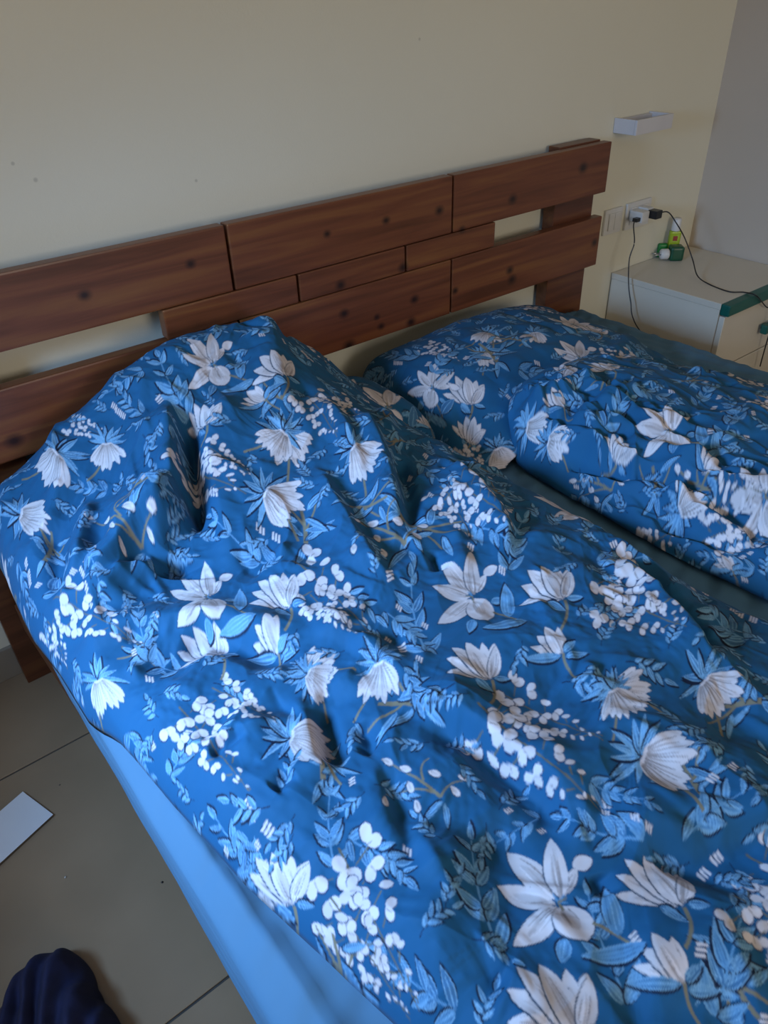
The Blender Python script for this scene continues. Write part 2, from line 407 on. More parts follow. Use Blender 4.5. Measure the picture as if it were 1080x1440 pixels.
def petal_pts(bx, by, ang, L, W, bend=0.0, a=0.8, b=0.75, n=11, tw=0.0):
    t = np.linspace(0, 1, n)
    d = np.array([math.cos(ang), math.sin(ang)]); nrm = np.array([-d[1], d[0]])
    c = np.array([bx, by]) + np.outer(t * L, d) + np.outer(bend * t**2 * L, nrm)
    w = W * 0.5 * np.sin(np.pi * np.clip(t, 0, 1) ** a) ** b
    tl = c + np.outer(w * (1 + tw), nrm); tr = c - np.outer(w * (1 - tw), nrm)
    return c, w, nrm, np.concatenate([tl, tr[::-1][1:-1]])
class Pen:
    def __init__(self, P, fr, s, rot=0.0, sd=0):
        self.P = P; self.c, J = fr; ca, sa = math.cos(rot), math.sin(rot)
        self.J = J @ (s * np.array([[ca, -sa], [sa, ca]])); self.r = random.Random(sd)
    def poly(self, pts, col, mark=True):
        self.P.fill(self.c + np.asarray(pts) @ self.J.T, col, mark)
    def line(self, pts, w0, w1, col, mark=False):
        p = np.asarray(pts, float); n = len(p)
        d = np.gradient(p, axis=0); d /= np.maximum(np.linalg.norm(d, axis=1, keepdims=True), 1e-9)
        nn = np.stack([-d[:, 1], d[:, 0]], 1); w = np.linspace(w0, w1, n)[:, None] * 0.5
        self.poly(np.concatenate([p + nn * w, (p - nn * w)[::-1]]), col, mark)
    def curve(self, p0, p1, p2, w0, w1, col, n=10):
        t = np.linspace(0, 1, n)[:, None]
        p = (1 - t)**2 * np.array(p0, float) + 2 * t * (1 - t) * np.array(p1, float) + t**2 * np.array(p2, float)
        self.line(p, w0, w1, col); return p
    def petal(self, bx, by, ang, L, W, bend=0.0, a=0.8, b=0.75, col=WHITE, strokes=6, outline=True):
        if outline:
            self.poly(petal_pts(bx - .6, by + .8, ang, L + 1.4, W + 2.0, bend, a, b)[3], GROUND * .40)
        c, w, nrm, pts = petal_pts(bx, by, ang, L, W, bend, a, b)
        v = self.r.uniform(0.88, 1.06)
        self.poly(pts, col * v)
        self.poly(petal_pts(c[1][0], c[1][1], ang, L * .62, W * .42, bend, a, b)[3], (WHITE * .62 + GREY * .38) * v)
        # soft shading strokes of the print
        for k in range(strokes):
            f = self.r.uniform(-0.6, 0.6); i0 = self.r.randint(0, 2); i1 = self.r.randint(6, 9)
            ln = c[i0:i1] + (w[i0:i1, None] * f) * nrm
            self.line(ln, self.r.uniform(1.6, 4.2), 0.5, GREY * self.r.uniform(0.8, 1.45) if self.r.random() < .75 else WHITE * 1.15)
    def leaf(self, bx, by, ang, L, W, bend=0.0, col=None, vein=True, ink=True):
        col = col if col is not None else (LEAF, LEAF, LEAF2, LEAF3)[self.r.randrange(4)]
        o = 2.2 if self.r.random() < .5 else -2.2
        if ink: self.poly(petal_pts(bx + o * 0.5, by + o, ang, L + 2, W + 2.6, bend, 0.75, 0.85)[3], INK)
        c, w, nrm, pts = petal_pts(bx, by, ang, L, W, bend, 0.75, 0.85)
        if W > 7:
            self.poly(pts, LEAF3); self.poly(petal_pts(bx, by, ang, L * .97, W - 2.6, bend, 0.75, 0.85)[3], col * .92 if col is not LEAF3 else LEAF)
        else: self.poly(pts, col)
        if vein:
            self.line(c[1:9], 1.5, 0.6, LEAF3 * 1.1 if col is not LEAF3 else LEAF2)
            for sgn in (-1, 1):
                ln = c[2:9] + (w[2:9, None] * 0.5 * sgn) * nrm
                self.line(ln, 1.7, 0.5, LEAF2 * 0.75 if self.r.random() < .6 else LEAF3)

def m_magnolia(p):
    for ang, L, W, bd in ((-40, 34, 14, .25),):
        p.petal(8, -8, math.radians(-68), 40, 16, .10, .9, .7)
        p.poly(petal_pts(22, -44, math.radians(-25), 30, 22, 0, .9, .7)[3], INK * 2.2); p.poly(petal_pts(22, -44, math.radians(-25), 29, 19, 0, .9, .7)[3], WHITE)
    p.petal(-4, -4, math.radians(-128), 84, 34, -.08)
    p.petal(4, -4, math.radians(-98), 80, 30, .05)
    p.petal(-4, 2, math.radians(-171), 74, 28, .10, .85)
    p.petal(-2, 6, math.radians(128), 76, 32, .18)
    p.petal(4, 4, math.radians(68), 50, 50, -.1, 1.0, .55, strokes=7)
    p.leaf(34, 8, math.radians(-8), 24, 11)
    for k in range(7):
        a = p.r.uniform(0, 6.28); p.line([(0, 0), (12 * math.cos(a), 12 * math.sin(a))], 3, 1.5, LEAF if k % 2 else TAN)
    p.leaf(2, 48, math.radians(105), 27, 18)
    p.curve((38, 26), (70, 36), (92, 58), 4, 3, TAN)
    p.leaf(66, 38, math.radians(-95), 62, 25)
    p.leaf(96, 48, math.radians(160), 80, 20, .12)
def m_tulip(p):
    """half-open flower, opening towards the upper left"""
    p.curve((26, 26), (36, 50), (18, 74), 5, 4, TAN)
    p.petal(22, 22, math.radians(-62), 52, 26, -.25, .95, .7)
    p.petal(20, 22, math.radians(186), 70, 17, -.10, 1.0, .6)
    for an, L, W in ((-158, 78, 24), (-140, 80, 26), (-100, 58, 22), (-122, 70, 28)):
        p.petal(24, 24, math.radians(an), L, W, 0, .8, .7, strokes=6)
    p.petal(24, 22, math.radians(-82), 50, 13, .1)
    p.leaf(-2, 28, math.radians(28), 34, 12); p.leaf(30, 22, math.radians(0), 26, 10)
def m_bud(p):
    p.curve((22, 20), (24, 40), (44, 64), 4.5, 3.5, TAN)
    for an, L, W in ((-170, 58, 15), (-148, 54, 20), (-100, 46, 20), (-124, 56, 26)):
        p.petal(20, 20, math.radians(an), L, W, 0, .8, .7, strokes=5)
    p.leaf(18, 22, math.radians(172), 66, 13, .06); p.leaf(22, 18, math.radians(-40), 28, 13); p.leaf(26, 26, math.radians(-8), 40, 12)
def m_fan(p):
    """fringed fan flower: base at the origin, opening along +x; narrow blue leaves behind"""
    for k in range(9):
        a = math.radians(180 + (k - 4) * 26 + p.r.uniform(-7, 7))
        p.leaf(0, 0, a, p.r.uniform(34, 56), p.r.uniform(7, 11), p.r.uniform(-.15, .15))
    p.curve((34, 10), (60, 26), (84, 46), 4.5, 4, TAN)
    sh = [(-4, -3)]
    pet = []
    for k in range(13):
        f = (k - 6) / 6.0
        pet.append((f, math.radians(f * 38 + p.r.uniform(-4, 4)), p.r.uniform(50, 70) * (1 - .12 * f * f)))
    for f, a, L in pet: p.poly(petal_pts(0, f * 8, a, L + 1.6, 15, 0, 1.35, .62)[3], GROUND * .4)
    for f, a, L in pet: p.poly(petal_pts(0, f * 8, a, L, 14, 0, 1.35, .6)[3], WHITE * p.r.uniform(.88, 1.05))
    for f, a, L in pet:
        c = petal_pts(0, f * 8, a + math.radians(3), L * .92, 14, 0)[0]
        p.line(c[1:10], 2.4, 0.9, GREY * p.r.uniform(.7, 1.25))
def m_fan2(p):
    s0 = p.J.copy()
    m_fan(p)
    a = math.radians(62); p.J = s0 @ (0.85 * np.array([[math.cos(a), -math.sin(a)], [math.sin(a), math.cos(a)]]))
    m_fan(p)
def m_wisteria(p, L=130):
    """tapering raceme of loose, paired round florets along +x"""
    p.curve((-14, -6), (L * .4, -6), (L + 6, 4), 2.6, 1.2, TAN2)
    x = 0.0; lane = 0
    while x < L:
        f = x / L; sz = 10.5 * (1 - f) ** .7 + 3.0; half = 30 * (1 - f) ** .8
        lanes = 3 if half > 19 else (2 if half > 6 else 1)
        for q in range(lanes):
            y = 0 if lanes == 1 else -half + 2 * half * q / (lanes - 1)
            xx = x + p.r.uniform(-3, 3) + (sz * .8 if q % 2 else 0); y += p.r.uniform(-3, 3)
            a = p.r.uniform(-.9, .9) + (y / 30)
            p.line([(xx, y), (xx + 6, y * .4)], 2.0, 1.2, TAN2)
            if f < .66 and p.r.random() < .85:
                for da in (-.75, .75):
                    p.poly(petal_pts(xx - sz * .35, y + .6, a + da, sz * 1.42, sz * 1.15, 0, 1.2, .5, 9)[3], INK * 2.5)
                for da in (-.75, .75) + ((2.6,) if p.r.random() < .35 else ()):
                    p.poly(petal_pts(xx - sz * .35, y, a + da, sz * 1.3, sz * 1.0, 0, 1.2, .5, 9)[3], WHITE * p.r.uniform(.88, 1.08))
                p.line([(xx - sz * .2, y), (xx + sz * .5 * math.cos(a), y + sz * .5 * math.sin(a))], 1.8, .8, GREY)
            else:
                p.poly(petal_pts(xx - sz * .6, y + .5, a, sz * 1.5, sz * .85, 0, 1, .6, 9)[3], INK * 2.5)
                p.poly(petal_pts(xx - sz * .6, y, a, sz * 1.4, sz * .75, 0, 1, .6, 9)[3], WHITE * p.r.uniform(.82, 1.05))
        x += sz * 1.75
def m_spray(p, L=130, n=6, wl=40):
    """leafy stem along +x with alternate curling leaves and little white bars"""
    st = p.curve((0, 0), (L * .5, -10), (L, 6), 3.6, 1.6, LEAF)
    for k in range(n):
        f = (k + .4) / n; x, y = st[min(int(f * 9), 9)]
        for sgn in (-1, 1):
            if p.r.random() < .12: continue
            l = wl * (1.15 - .55 * f) * p.r.uniform(.8, 1.15)
            p.leaf(x, y, sgn * math.radians(p.r.uniform(38, 62)), l, l * .36, -sgn * .18)
        if p.r.random() < .38:
            sgn = p.r.choice((-1, 1)); bx, by = x + 10, y + sgn * wl * .95
            for q in range(3):
                p.line([(bx + q * 6, by), (bx + q * 6 + 5, by + 12)], 5, 4.4, INK * 2); p.line([(bx + q * 6, by), (bx + q * 6 + 5, by + 12)], 4, 3.2, WHITE)
    p.leaf(L, 6, math.radians(8), wl * .6, wl * .22)
def m_sprig(p):
    """thin dark twig with small pointed leaves"""
    st = p.curve((0, 0), (34, -8), (72, 10), 2.0, 1.2, INK * 1.5)
    for k in range(6):
        x, y = st[k + 2]
        p.leaf(x, y, math.radians(42 + p.r.uniform(-8, 8)) * (1 if k % 2 else -1), p.r.uniform(20, 30), 8.5, 0)
    p.leaf(72, 10, .2, 26, 9)
def m_branch(p):
    """tan branching trunk with long narrow leaves"""
    p.curve((0, 0), (40, 6), (82, -4), 9, 5, TAN); p.curve((40, 3), (58, -18), (84, -34), 5, 3, TAN); p.curve((30, 3), (52, 22), (78, 34), 4.5, 3, TAN)
    for bx, by, a, L in ((12, 0, 62, 66), (30, 2, 96, 62), (52, 4, 128, 54), (20, -2, -48, 60), (46, -10, -88, 46), (66, 10, 60, 46), (4, 0, 150, 40), (4, 0, -150, 44)):
        p.leaf(bx, by, math.radians(a + p.r.uniform(-8, 8)), L, 10.5, p.r.uniform(-.25, .25))
def m_bells(p):
    """bare tan twig with curls and small white bells"""
    p.curve((0, 0), (-46, -34), (-104, -56), 6, 2, TAN); p.curve((-8, -6), (-64, -16), (-92, 10), 4, 1.6, TAN)
    p.curve((-30, -24), (-44, -54), (-24, -66), 4, 2, TAN); p.curve((0, 0), (8, -30), (34, -34), 4, 2, TAN)
    for x, y, a in ((-104, -56, 20), (-72, -46, 15), (-56, -22, 60), (-40, 8, 70), (-24, -40, 10), (24, -40, 0), (14, -22, 40), (-92, 14, 80)):
        p.petal(x, y, math.radians(a), 21, 11, 0, 1.3, .5, strokes=1)
    p.leaf(4, 6, math.radians(140), 54, 11, -.3); p.leaf(6, 8, math.radians(60), 40, 10, .3)
KIND = dict(M=m_magnolia, T=m_tulip, B=m_bud, F=m_fan, G=m_fan2, W=m_wisteria, S=m_spray, P=m_sprig, N=m_branch, K=m_bells)

def draw_list(P, items):
    for i, (kd, x, y, rot, s) in enumerate(items):
        fr = P.frame(x, y)
        if fr is None: continue
        KIND[kd](Pen(P, fr, s, math.radians(rot), sd=i * 7 + 1))
def scatter_flowers(P, n, seed):
    """carry the flowers on over the stretches of cloth that hold none yet"""
    r = random.Random(seed); h, w = P.occ.shape; seq = 'MTFWGBTFWKM'
    k = 0
    for t in range(n):
        i = r.randrange(h); j = r.randrange(w); rad = 11
        if P.occ[max(0, i - rad):i + rad + 1, max(0, j - rad):j + rad + 1].any(): continue
        kd = seq[k % len(seq)]; k += 1
        fr = P.at_uv(P.u0 + j * 8 * PXRES, P.v0 + i * 8 * PXRES, -0.6 + r.uniform(-.15, .15), 0.00112)
        KIND[kd](Pen(P, fr, r.uniform(.8, .95), 0 if kd in 'MTBK' else r.uniform(0, 1.5), sd=t))
def fill_rest(P, n, seed, size=1.0):
    """leaf sprays and sprigs wherever the cloth is still plain"""
    r = random.Random(seed); h, w = P.occ.shape
    for t in range(n):
        i = r.randrange(h); j = r.randrange(w)
        rad = 4 if t < n * .5 else (2 if t < n * .8 else 1)
        if P.occ[max(0, i - rad):i + rad + 1, max(0, j - rad):j + rad + 1].any(): continue
        a = r.uniform(0, 6.28); kd = r.choice('SPPNS' if rad == 4 else 'P')
        fr = P.at_uv(P.u0 + j * 8 * PXRES, P.v0 + i * 8 * PXRES, a, 0.0011)
        p = Pen(P, fr, (r.uniform(.5, .75) if rad == 4 else .5) * size, 0, sd=t)
        if kd == 'S': m_spray(p, 80, 4, 34)
        else: KIND[kd](p)

# ------------------------------------------------------------------ cloth surfaces (height over the bed plane)
RX0, RY0, RS = -0.05, -0.70, 0.004
class Surf:
    """outline given by left/right edge curves; height by a control grid, rolled down at the edges"""
    def __init__(self, ycut, xleft, xright, cx, cy, cz, roll, floorfn, ytop, ybot, endroll):
        self.yk = np.array(ycut)[::-1]; self.xl = np.array(xleft)[::-1]; self.xr = np.array(xright)[::-1]
        self.cx = cx; self.cy = np.array(cy)[::-1]; self.cz = np.array(cz, float)[::-1]
        self.yprint = -0.56; self.smax = 0.0021; self.roll = roll; self.floorfn = floorfn; self.ytop = ytop; self.ybot = ybot; self.endroll = endroll
        nx = int(1.95 / RS); ny = int(2.15 / RS)
        self.gx = RX0 + RS * np.arange(nx); self.gy = RY0 + RS * np.arange(ny)
        A = hermite(self.cy, self.cz, self.gy)
        B = hermite(np.array(self.cx), A.T, self.gx)
        self.plate = B.T                                        # [y, x]
        X, Y = np.meshgrid(self.gx, self.gy)
        self.Z0 = self.height(X, Y); self.Z = self.Z0
        self.measure()
    def refine(self, dz_fn):
        """let the print follow the folds as well"""
        X, Y = np.meshgrid(self.gx, self.gy); self.Z = self.Z0 + self.edge_fade(X, Y) * dz_fn(X, Y); self.measure()
    def edge_fade(self, X, Y):
        xl, xr = self.edges(Y)
        e = np.minimum.reduce([np.clip((X - xl) / 0.05, 0, 1), np.clip((xr - X) / 0.05, 0, 1), np.clip((self.ytop - Y) / 0.05, 0, 1)])
        return 0.25 + 0.75 * e
    def measure(self):
        dzx = np.gradient(self.Z, RS, axis=1); dzy = np.gradient(self.Z, RS, axis=0)
        X, Y = np.meshgrid(self.gx, self.gy)
        # arc-length excess spread evenly in both directions (least squares), so the print neither shears nor jumps
        self.U = X + self.poisson(np.gradient(np.sqrt(1 + np.clip(dzx, -2.5, 2.5)**2) - 1, RS, axis=1))
        self.V = Y + self.poisson(np.gradient(np.sqrt(1 + np.clip(dzy, -2.5, 2.5)**2) - 1, RS, axis=0))
    @staticmethod
    def poisson(f):
        h, w = f.shape
        F = np.fft.rfft2(np.block([[f, f[:, ::-1]], [f[::-1], f[::-1, ::-1]]]))
        ky = np.fft.fftfreq(2 * h)[:, None] * 2 * np.pi; kx = np.fft.rfftfreq(2 * w)[None, :] * 2 * np.pi
        L = (2 * np.cos(kx) - 2 + 2 * np.cos(ky) - 2) / RS**2; L[0, 0] = 1
        F = F / L; F[0, 0] = 0
        return np.fft.irfft2(F, s=(2 * h, 2 * w))[:h, :w]
    def edges(self, y): return np.interp(y, self.yk, self.xl), np.interp(y, self.yk, self.xr)
    def height(self, X, Y):
        z = bilerp(self.plate, (X - RX0) / RS, (Y - RY0) / RS)
        xl, xr = self.edges(Y)
        rl, rr = self.roll
        d = np.minimum.reduce([np.clip((X - xl) / rl, 0, 1), np.clip((xr - X) / rr, 0, 1),
                               np.clip((self.ytop - Y) / self.endroll, 0, 1)])
        prof = np.sqrt(np.clip(1 - (1 - d)**2, 0, 1))
        zf = self.floorfn(X, Y)
        return zf + (z - zf) * prof
    def sample(self, A, x, y): return bilerp(A, (np.asarray(x, float) - RX0) / RS, (np.asarray(y, float) - RY0) / RS)
    def hit(self, px, py, Zs=None):
        Zs = self.Z if Zs is None else Zs
        r = ray(px, py); r = r / np.linalg.norm(r)
        t = np.linspace(0.4, 2.6, 900); pts = np.array([0, 0, CAM_H]) + t[:, None] * r
        z = self.sample(Zs, pts[:, 0], pts[:, 1])
        k = np.nonzero(pts[:, 2] < z)[0]
        if len(k) == 0 or k[0] == 0: return on(2, 0.45, px, py)
        i = k[0]; a = pts[i - 1, 2] - z[i - 1]; b = z[i] - pts[i, 2]
        return pts[i - 1] + (pts[i] - pts[i - 1]) * a / (a + b + 1e-9)
    def hit_uv(self, px, py, Zs=None):
        p = self.hit(px, py, Zs)
        return np.array([self.sample(self.U, [p[0]], [p[1]])[0], self.sample(self.V, [p[0]], [p[1]])[0]])

def ridge(X, Y, dz, surf, pts, amp, wa, wb, taper=0.25):
    """fold along a photo polyline: amp (m), width to the travel-left / travel-right side (m)"""
    P = np.array([surf.hit(*p, surf.Z0)[:2] for p in pts])
    # resample smoothly
    tt = np.linspace(0, len(P) - 1, (len(P) - 1) * 6 + 1)
    P = hermite(np.arange(len(P)), P, tt) if len(P) > 2 else np.stack([np.interp(tt, [0, 1], P[:, k]) for k in (0, 1)], 1)
    L = np.concatenate([[0], np.cumsum(np.linalg.norm(np.diff(P, axis=0), axis=1))])
    m = 2.6 * max(wa, wb)
    sel = (X > P[:, 0].min() - m) & (X < P[:, 0].max() + m) & (Y > P[:, 1].min() - m) & (Y < P[:, 1].max() + m)
    if not sel.any(): return
    x = X[sel]; y = Y[sel]
    best = np.full(x.shape, 1e9); sd = np.zeros(x.shape); al = np.zeros(x.shape); over = np.zeros(x.shape)
    for i in range(len(P) - 1):
        d = P[i + 1] - P[i]; l = np.linalg.norm(d) + 1e-9; d = d / l
        rx = x - P[i, 0]; ry = y - P[i, 1]
        t = np.clip(rx * d[0] + ry * d[1], 0, l)
        qx = rx - t * d[0]; qy = ry - t * d[1]; q = np.hypot(qx, qy)
        c = q < best
        best[c] = q[c]; sd[c] = (d[0] * ry - d[1] * rx)[c]; al[c] = (L[i] + t)[c]
    s = al / L[-1]
    w = np.where(sd > 0, wa, wb)
    tp = 1.0
    if taper: tp = sstep(0, taper, s + 0.02) * sstep(0, taper, 1.02 - s)
    e = best / w
    dz[sel] += amp * tp * np.exp(-e * e) * 1.0

def small_folds(X, Y, d, surf, box_, n, seed, ang0, spread, amp=.005):
    """short random tension wrinkles, most along one heading"""
    r = random.Random(seed)
    class S:                                            # ridge() takes photo points; here they are given on the cloth itself
        Z0 = None
        @staticmethod
        def hit(x, y, z=None): return np.array([x, y, 0.0])
    for k in range(n):
        x = r.uniform(box_[0], box_[1]); y = r.uniform(box_[2], box_[3]); a = ang0 + r.gauss(0, spread)
        L = r.uniform(.03, .13); c = r.uniform(-.35, .35)
        pts = [(x + t * L * math.cos(a + c * t), y + t * L * math.sin(a + c * t)) for t in (-.5, -.17, .17, .5)]
        w = r.uniform(.004, .011)
        ridge(X, Y, d, S, pts, r.choice((1, 1, -1)) * amp * r.uniform(.35, 1.0) * (w / .008), w * r.uniform(.7, 1.5), w * r.uniform(.7, 2.2), .45)

def cloth_mesh(name, surf, P, dz_fn, us, ts, mat, label, cat, skirt=0.02, group=None):
    """us in 0..1 across, ts = list of y"""
    T = np.array(ts)[:, None]; S = np.array(us)[None, :]
    xl, xr = surf.edges(T)
    X = xl + (xr - xl) * S; Y = np.broadcast_to(T, X.shape).copy()
    Z = surf.height(X, Y)
    D = dz_fn(X, Y) * surf.edge_fade(X, Y)
    Z = np.maximum(Z + D, surf.floorfn(X, Y) + 0.001)
    U = surf.sample(surf.U, X, Y); V = surf.sample(surf.V, X, Y)
    img = P.img
    k = img.copy(); k[:-1] += img[1:]; k[:-1] /= 2; k2 = k.copy(); k2[:, :-1] += k[:, 1:]; k2[:, :-1] /= 2
    C = bilerp(k2, (U - P.u0) / PXRES, (V - P.v0) / PXRES)
    nv, nu = X.shape
    verts = np.stack([X, Y, Z], -1).reshape(-1, 3); cols = C.reshape(-1, 3)
    idx = np.arange(nv * nu).reshape(nv, nu)
    # make row order increasing y for upward normals (ts runs from head to foot)
    q = np.stack([idx[1:, :-1], idx[1:, 1:], idx[:-1, 1:], idx[:-1, :-1]], -1).reshape(-1, 4)
    # underside: boundary ring tucked in, then a coarse flat bottom
    ring = np.concatenate([idx[0, :], idx[1:, -1], idx[-1, -2::-1], idx[-2:0:-1, 0]])
    rp = verts[ring].copy(); cen = verts.mean(0)
    dirv = cen[:2] - rp[:, :2]; dirv /= np.linalg.norm(dirv, axis=1, keepdims=True)
    rp[:, :2] += dirv * skirt; rp[:, 2] = surf.floorfn(rp[:, 0], rp[:, 1]) + 0.0006
    n0 = len(verts); nr = len(ring)
    verts = np.concatenate([verts, rp]); cols = np.concatenate([cols, np.broadcast_to(GROUND, (nr, 3))])
    ia = np.arange(nr); ib = (ia + 1) % nr
    q2 = np.stack([ring[ia], ring[ib], n0 + ib, n0 + ia], -1)
    Q = np.concatenate([q, q2])
    me = bpy.data.meshes.new(name)
    me.vertices.add(len(verts)); me.vertices.foreach_set('co', verts.astype(np.float32).ravel())
    me.loops.add(Q.size); me.loops.foreach_set('vertex_index', Q.astype(np.int32).ravel())
    me.polygons.add(len(Q)); me.polygons.foreach_set('loop_start', np.arange(0, Q.size, 4, dtype=np.int32))
    me.polygons.foreach_set('use_smooth', np.ones(len(Q), bool))
    me.update(calc_edges=True)
    at = me.color_attributes.new('print', 'FLOAT_COLOR', 'POINT')
    at.data.foreach_set('color', np.concatenate([cols, np.ones((len(cols), 1))], 1).astype(np.float32).ravel())
    me.materials.append(mat)
    o = link_mesh(name, me, None, (float(cen[0]), float(cen[1]), float(verts[:, 2].min())))
    return tag(o, label, cat, group)

# ---- mattress in its fitted sheet
def build_mattress():
    nx, ny = 170, 210
    u = np.linspace(0, 1, nx); v = np.linspace(0, 1, ny)
    r = 0.035
    # closed cross-section: superellipse-like box with rounded top edges
    def ring(yy, inset):
        pts = []
        for s in np.linspace(0, 1, 60): pts.append((MX0 + inset, MB + (MT - r - MB) * s))
        for a in np.linspace(0, math.pi / 2, 10)[1:]: pts.append((MX0 + inset + r - r * math.cos(a), MT - r + r * math.sin(a)))
        for s in np.linspace(0, 1, 150)[1:]: pts.append((MX0 + inset + r + (MX1 - MX0 - 2 * inset - 2 * r) * s, MT))
        for a in np.linspace(0, math.pi / 2, 10)[1:]: pts.append((MX1 - inset - r + r * math.sin(a), MT - r + r * math.cos(a)))
        for s in np.linspace(1, 0, 20)[1:]: pts.append((MX1 - inset, MB + (MT - r - MB) * s))
        return np.array(pts)
    Y = np.concatenate([[FOOT + 0.01], np.linspace(FOOT + 0.012, HB0 - 0.012, 330), [HB0 - 0.006]])
    base = ring(0, 0.0); n = len(base)
    V = np.zeros((len(Y), n, 3))
    for i, y in enumerate(Y):
        V[i, :, 0] = base[:, 0]; V[i, :, 2] = base[:, 1]; V[i, :, 1] = y
    X_, Y_, Z_ = V[..., 0].copy(), V[..., 1].copy(), V[..., 2].copy()
    # loose cloth on the near side: shallow slack folds and a gathered ridge along the edge
    side = sstep(MX0 + 0.14, MX0 + 0.0, X_)
    top = sstep(MT - 0.03, MT, Z_)
    w = 0.004 * np.abs(vnoise(Y_ * 0.4 + Z_ * 2.6, Z_ * 2 + X_, 0.10, 21)) + 0.0010 * vnoise(Y_ * .6 + Z_ * 2.5, Z_ * 2 + X_, 0.035, 22)
    V[..., 0] -= side * (1 - top) * (w + 0.004) * np.clip((Z_ - MB) / 0.03, 0, 1)
    V[..., 2] += top * (0.0035 * vnoise(X_ * 0.5 + Y_ * 0.4, Y_ * 2.2 - X_, 0.05, 23) * 0.8 + 0.002 * vnoise(X_, Y_, 0.03, 24)) - 0.003 * top
    # long soft pleat that runs along the near edge of the top
    line = 0.118 + 0.085 * np.clip((0.95 - Y_) / 0.8, 0, 1) ** 1.2
    V[..., 2] += top * 0.013 * np.exp(-((X_ - line) / np.where(X_ < line, 0.022, 0.007)) ** 2) * sstep(1.0, 0.8, Y_)
    line2 = 0.10 + 0.03 * np.clip((0.8 - Y_) / 0.6, 0, 1)
    V[..., 2] += top * 0.008 * np.exp(-((X_ - line2) / np.where(X_ < line2, 0.012, 0.006)) ** 2) * sstep(0.75, 0.55, Y_)
    # stripes of slack on the far side by the bedside cabinet
    V[..., 2] += top * sstep(1.45, 1.6, X_) * 0.0018 * np.sin((X_ + 0.15 * Y_) * 150 + 3 * vnoise(X_, Y_, 0.2, 5))
    verts = V.reshape(-1, 3)
    ny_ = len(Y); idx = np.arange(ny_ * n).reshape(ny_, n)
    q = np.stack([idx[:-1, :-1], idx[:-1, 1:], idx[1:, 1:], idx[1:, :-1]], -1).reshape(-1, 4)
    q = q[:, ::-1]
    faces = [tuple(int(a) for a in f) for f in q]
    me = bpy.data.meshes.new('mattress')
    faces += [tuple(int(a) for a in idx[0, :]), tuple(int(a) for a in idx[-1, ::-1])]
    bot = [(int(idx[i, 0]), int(idx[i + 1, 0]), int(idx[i + 1, -1]), int(idx[i, -1])) for i in range(ny_ - 1)]
    me.from_pydata(verts.tolist(), [], faces + bot)
    for p in me.polygons: p.use_smooth = True
    me.materials.append(M['sheet'])
    bm = bmesh.new(); bm.from_mesh(me); bmesh.ops.recalc_face_normals(bm, faces=bm.faces); bm.to_mesh(me); bm.free()
    o = link_mesh('mattress', me, None, ((MX0 + MX1) / 2, 0.4, MB))
    tag(o, 'wide mattress in a plain light blue fitted sheet on the bed frame', 'mattress')
build_mattress()

# ---- left pillow, peeking out from under the duvet
MTOP = MT + 0.006
flat = lambda X, Y: np.full(np.shape(X), MTOP)
def sub(n): return np.linspace(0, 1, n)
def pillow_dz(seed, amp):
    def f(X, Y):
        return amp * (np.abs(vnoise(X, Y, 0.07, seed)) - .4) + 0.4 * amp * vnoise(X, Y, 0.03, seed + 1)
    return f
lp = Surf([1.37, 1.33, 1.12, 1.06, 1.03], [.50, .46, .46, .48, .52], [.93, .965, .975, .955, .90],
          [.45, .6, .75, .9, .98], [1.37, 1.28, 1.2, 1.1, 1.03],
          [[.46, .47, .47, .47, .45], [.53, .54, .54, .52, .47], [.54, .55, .55, .525, .47], [.52, .53, .53, .51, .46], [.45, .46, .46, .45, .44]],
          (.05, .07), flat, 1.372, 1.03, .06)
lpP = Print(lp)
draw_list(lpP, [('M', 545, 572, 10, .62), ('B', 598, 592, 30, .5), ('S', 520, 600, 40, .5), ('S', 585, 620, 200, .5), ('T', 480, 540, 0, .5)])
fill_rest(lpP, 800, 5)
cloth_mesh('pillow', lp, lpP, pillow_dz(50, .005), sub(220), np.linspace(1.372, 1.03, 150), M['print'],
           'blue floral pillow mostly hidden under the spread duvet, only its end showing', 'pillow')

# ---- right pillow
rp = Surf([1.378, 1.35, 1.2, 1.02, .93, .895, .88], [.975, .955, .945, .925, .915, .93, .97], [1.56, 1.60, 1.625, 1.625, 1.62, 1.59, 1.53],
          [.92, 1.0, 1.15, 1.3, 1.45, 1.58, 1.66], [1.378, 1.30, 1.18, 1.05, .95, .88],
          [[.49, .505, .515, .52, .515, .49, .45], [.49, .525, .545, .55, .535, .50, .455], [.49, .535, .56, .56, .54, .50, .46],
           [.48, .525, .55, .55, .53, .495, .46], [.46, .495, .515, .515, .505, .48, .455], [.44, .46, .47, .47, .465, .455, .445]],
          (.06, .06), flat, 1.380, .88, .03)
rpP = Print(rp)
draw_list(rpP, [('W', 580, 475, 12, .62), ('W', 600, 487, 35, .45), ('F', 685, 468, 100, .5), ('F', 752, 468, 95, .45), ('F', 678, 495, 60, .45), ('B', 600, 450, 10, .5),
                ('T', 655, 548, 20, .6), ('M', 608, 548, 40, .5), ('T', 660, 602, 40, .5), ('W', 655, 625, 60, .45), ('S', 590, 500, 200, .5), ('S', 610, 525, -60, .5),
                ('N', 700, 510, 240, .6), ('S', 730, 520, 10, .5), ('S', 540, 520, 160, .5), ('T', 832, 462, 20, .55), ('M', 805, 455, 60, .45), ('T', 885, 470, 30, .45),
                ('W', 730, 432, 10, .5), ('S', 700, 445, 10, .4), ('S', 800, 490, 30, .5), ('W', 845, 502, 10, .45), ('W', 875, 500, 30, .45), ('S', 880, 488, 40, .4), ('M', 815, 505, 10, .5),
                ('F', 700, 630, 70, .5), ('N', 735, 480, 190, .5)])
fill_rest(rpP, 2000, 6)
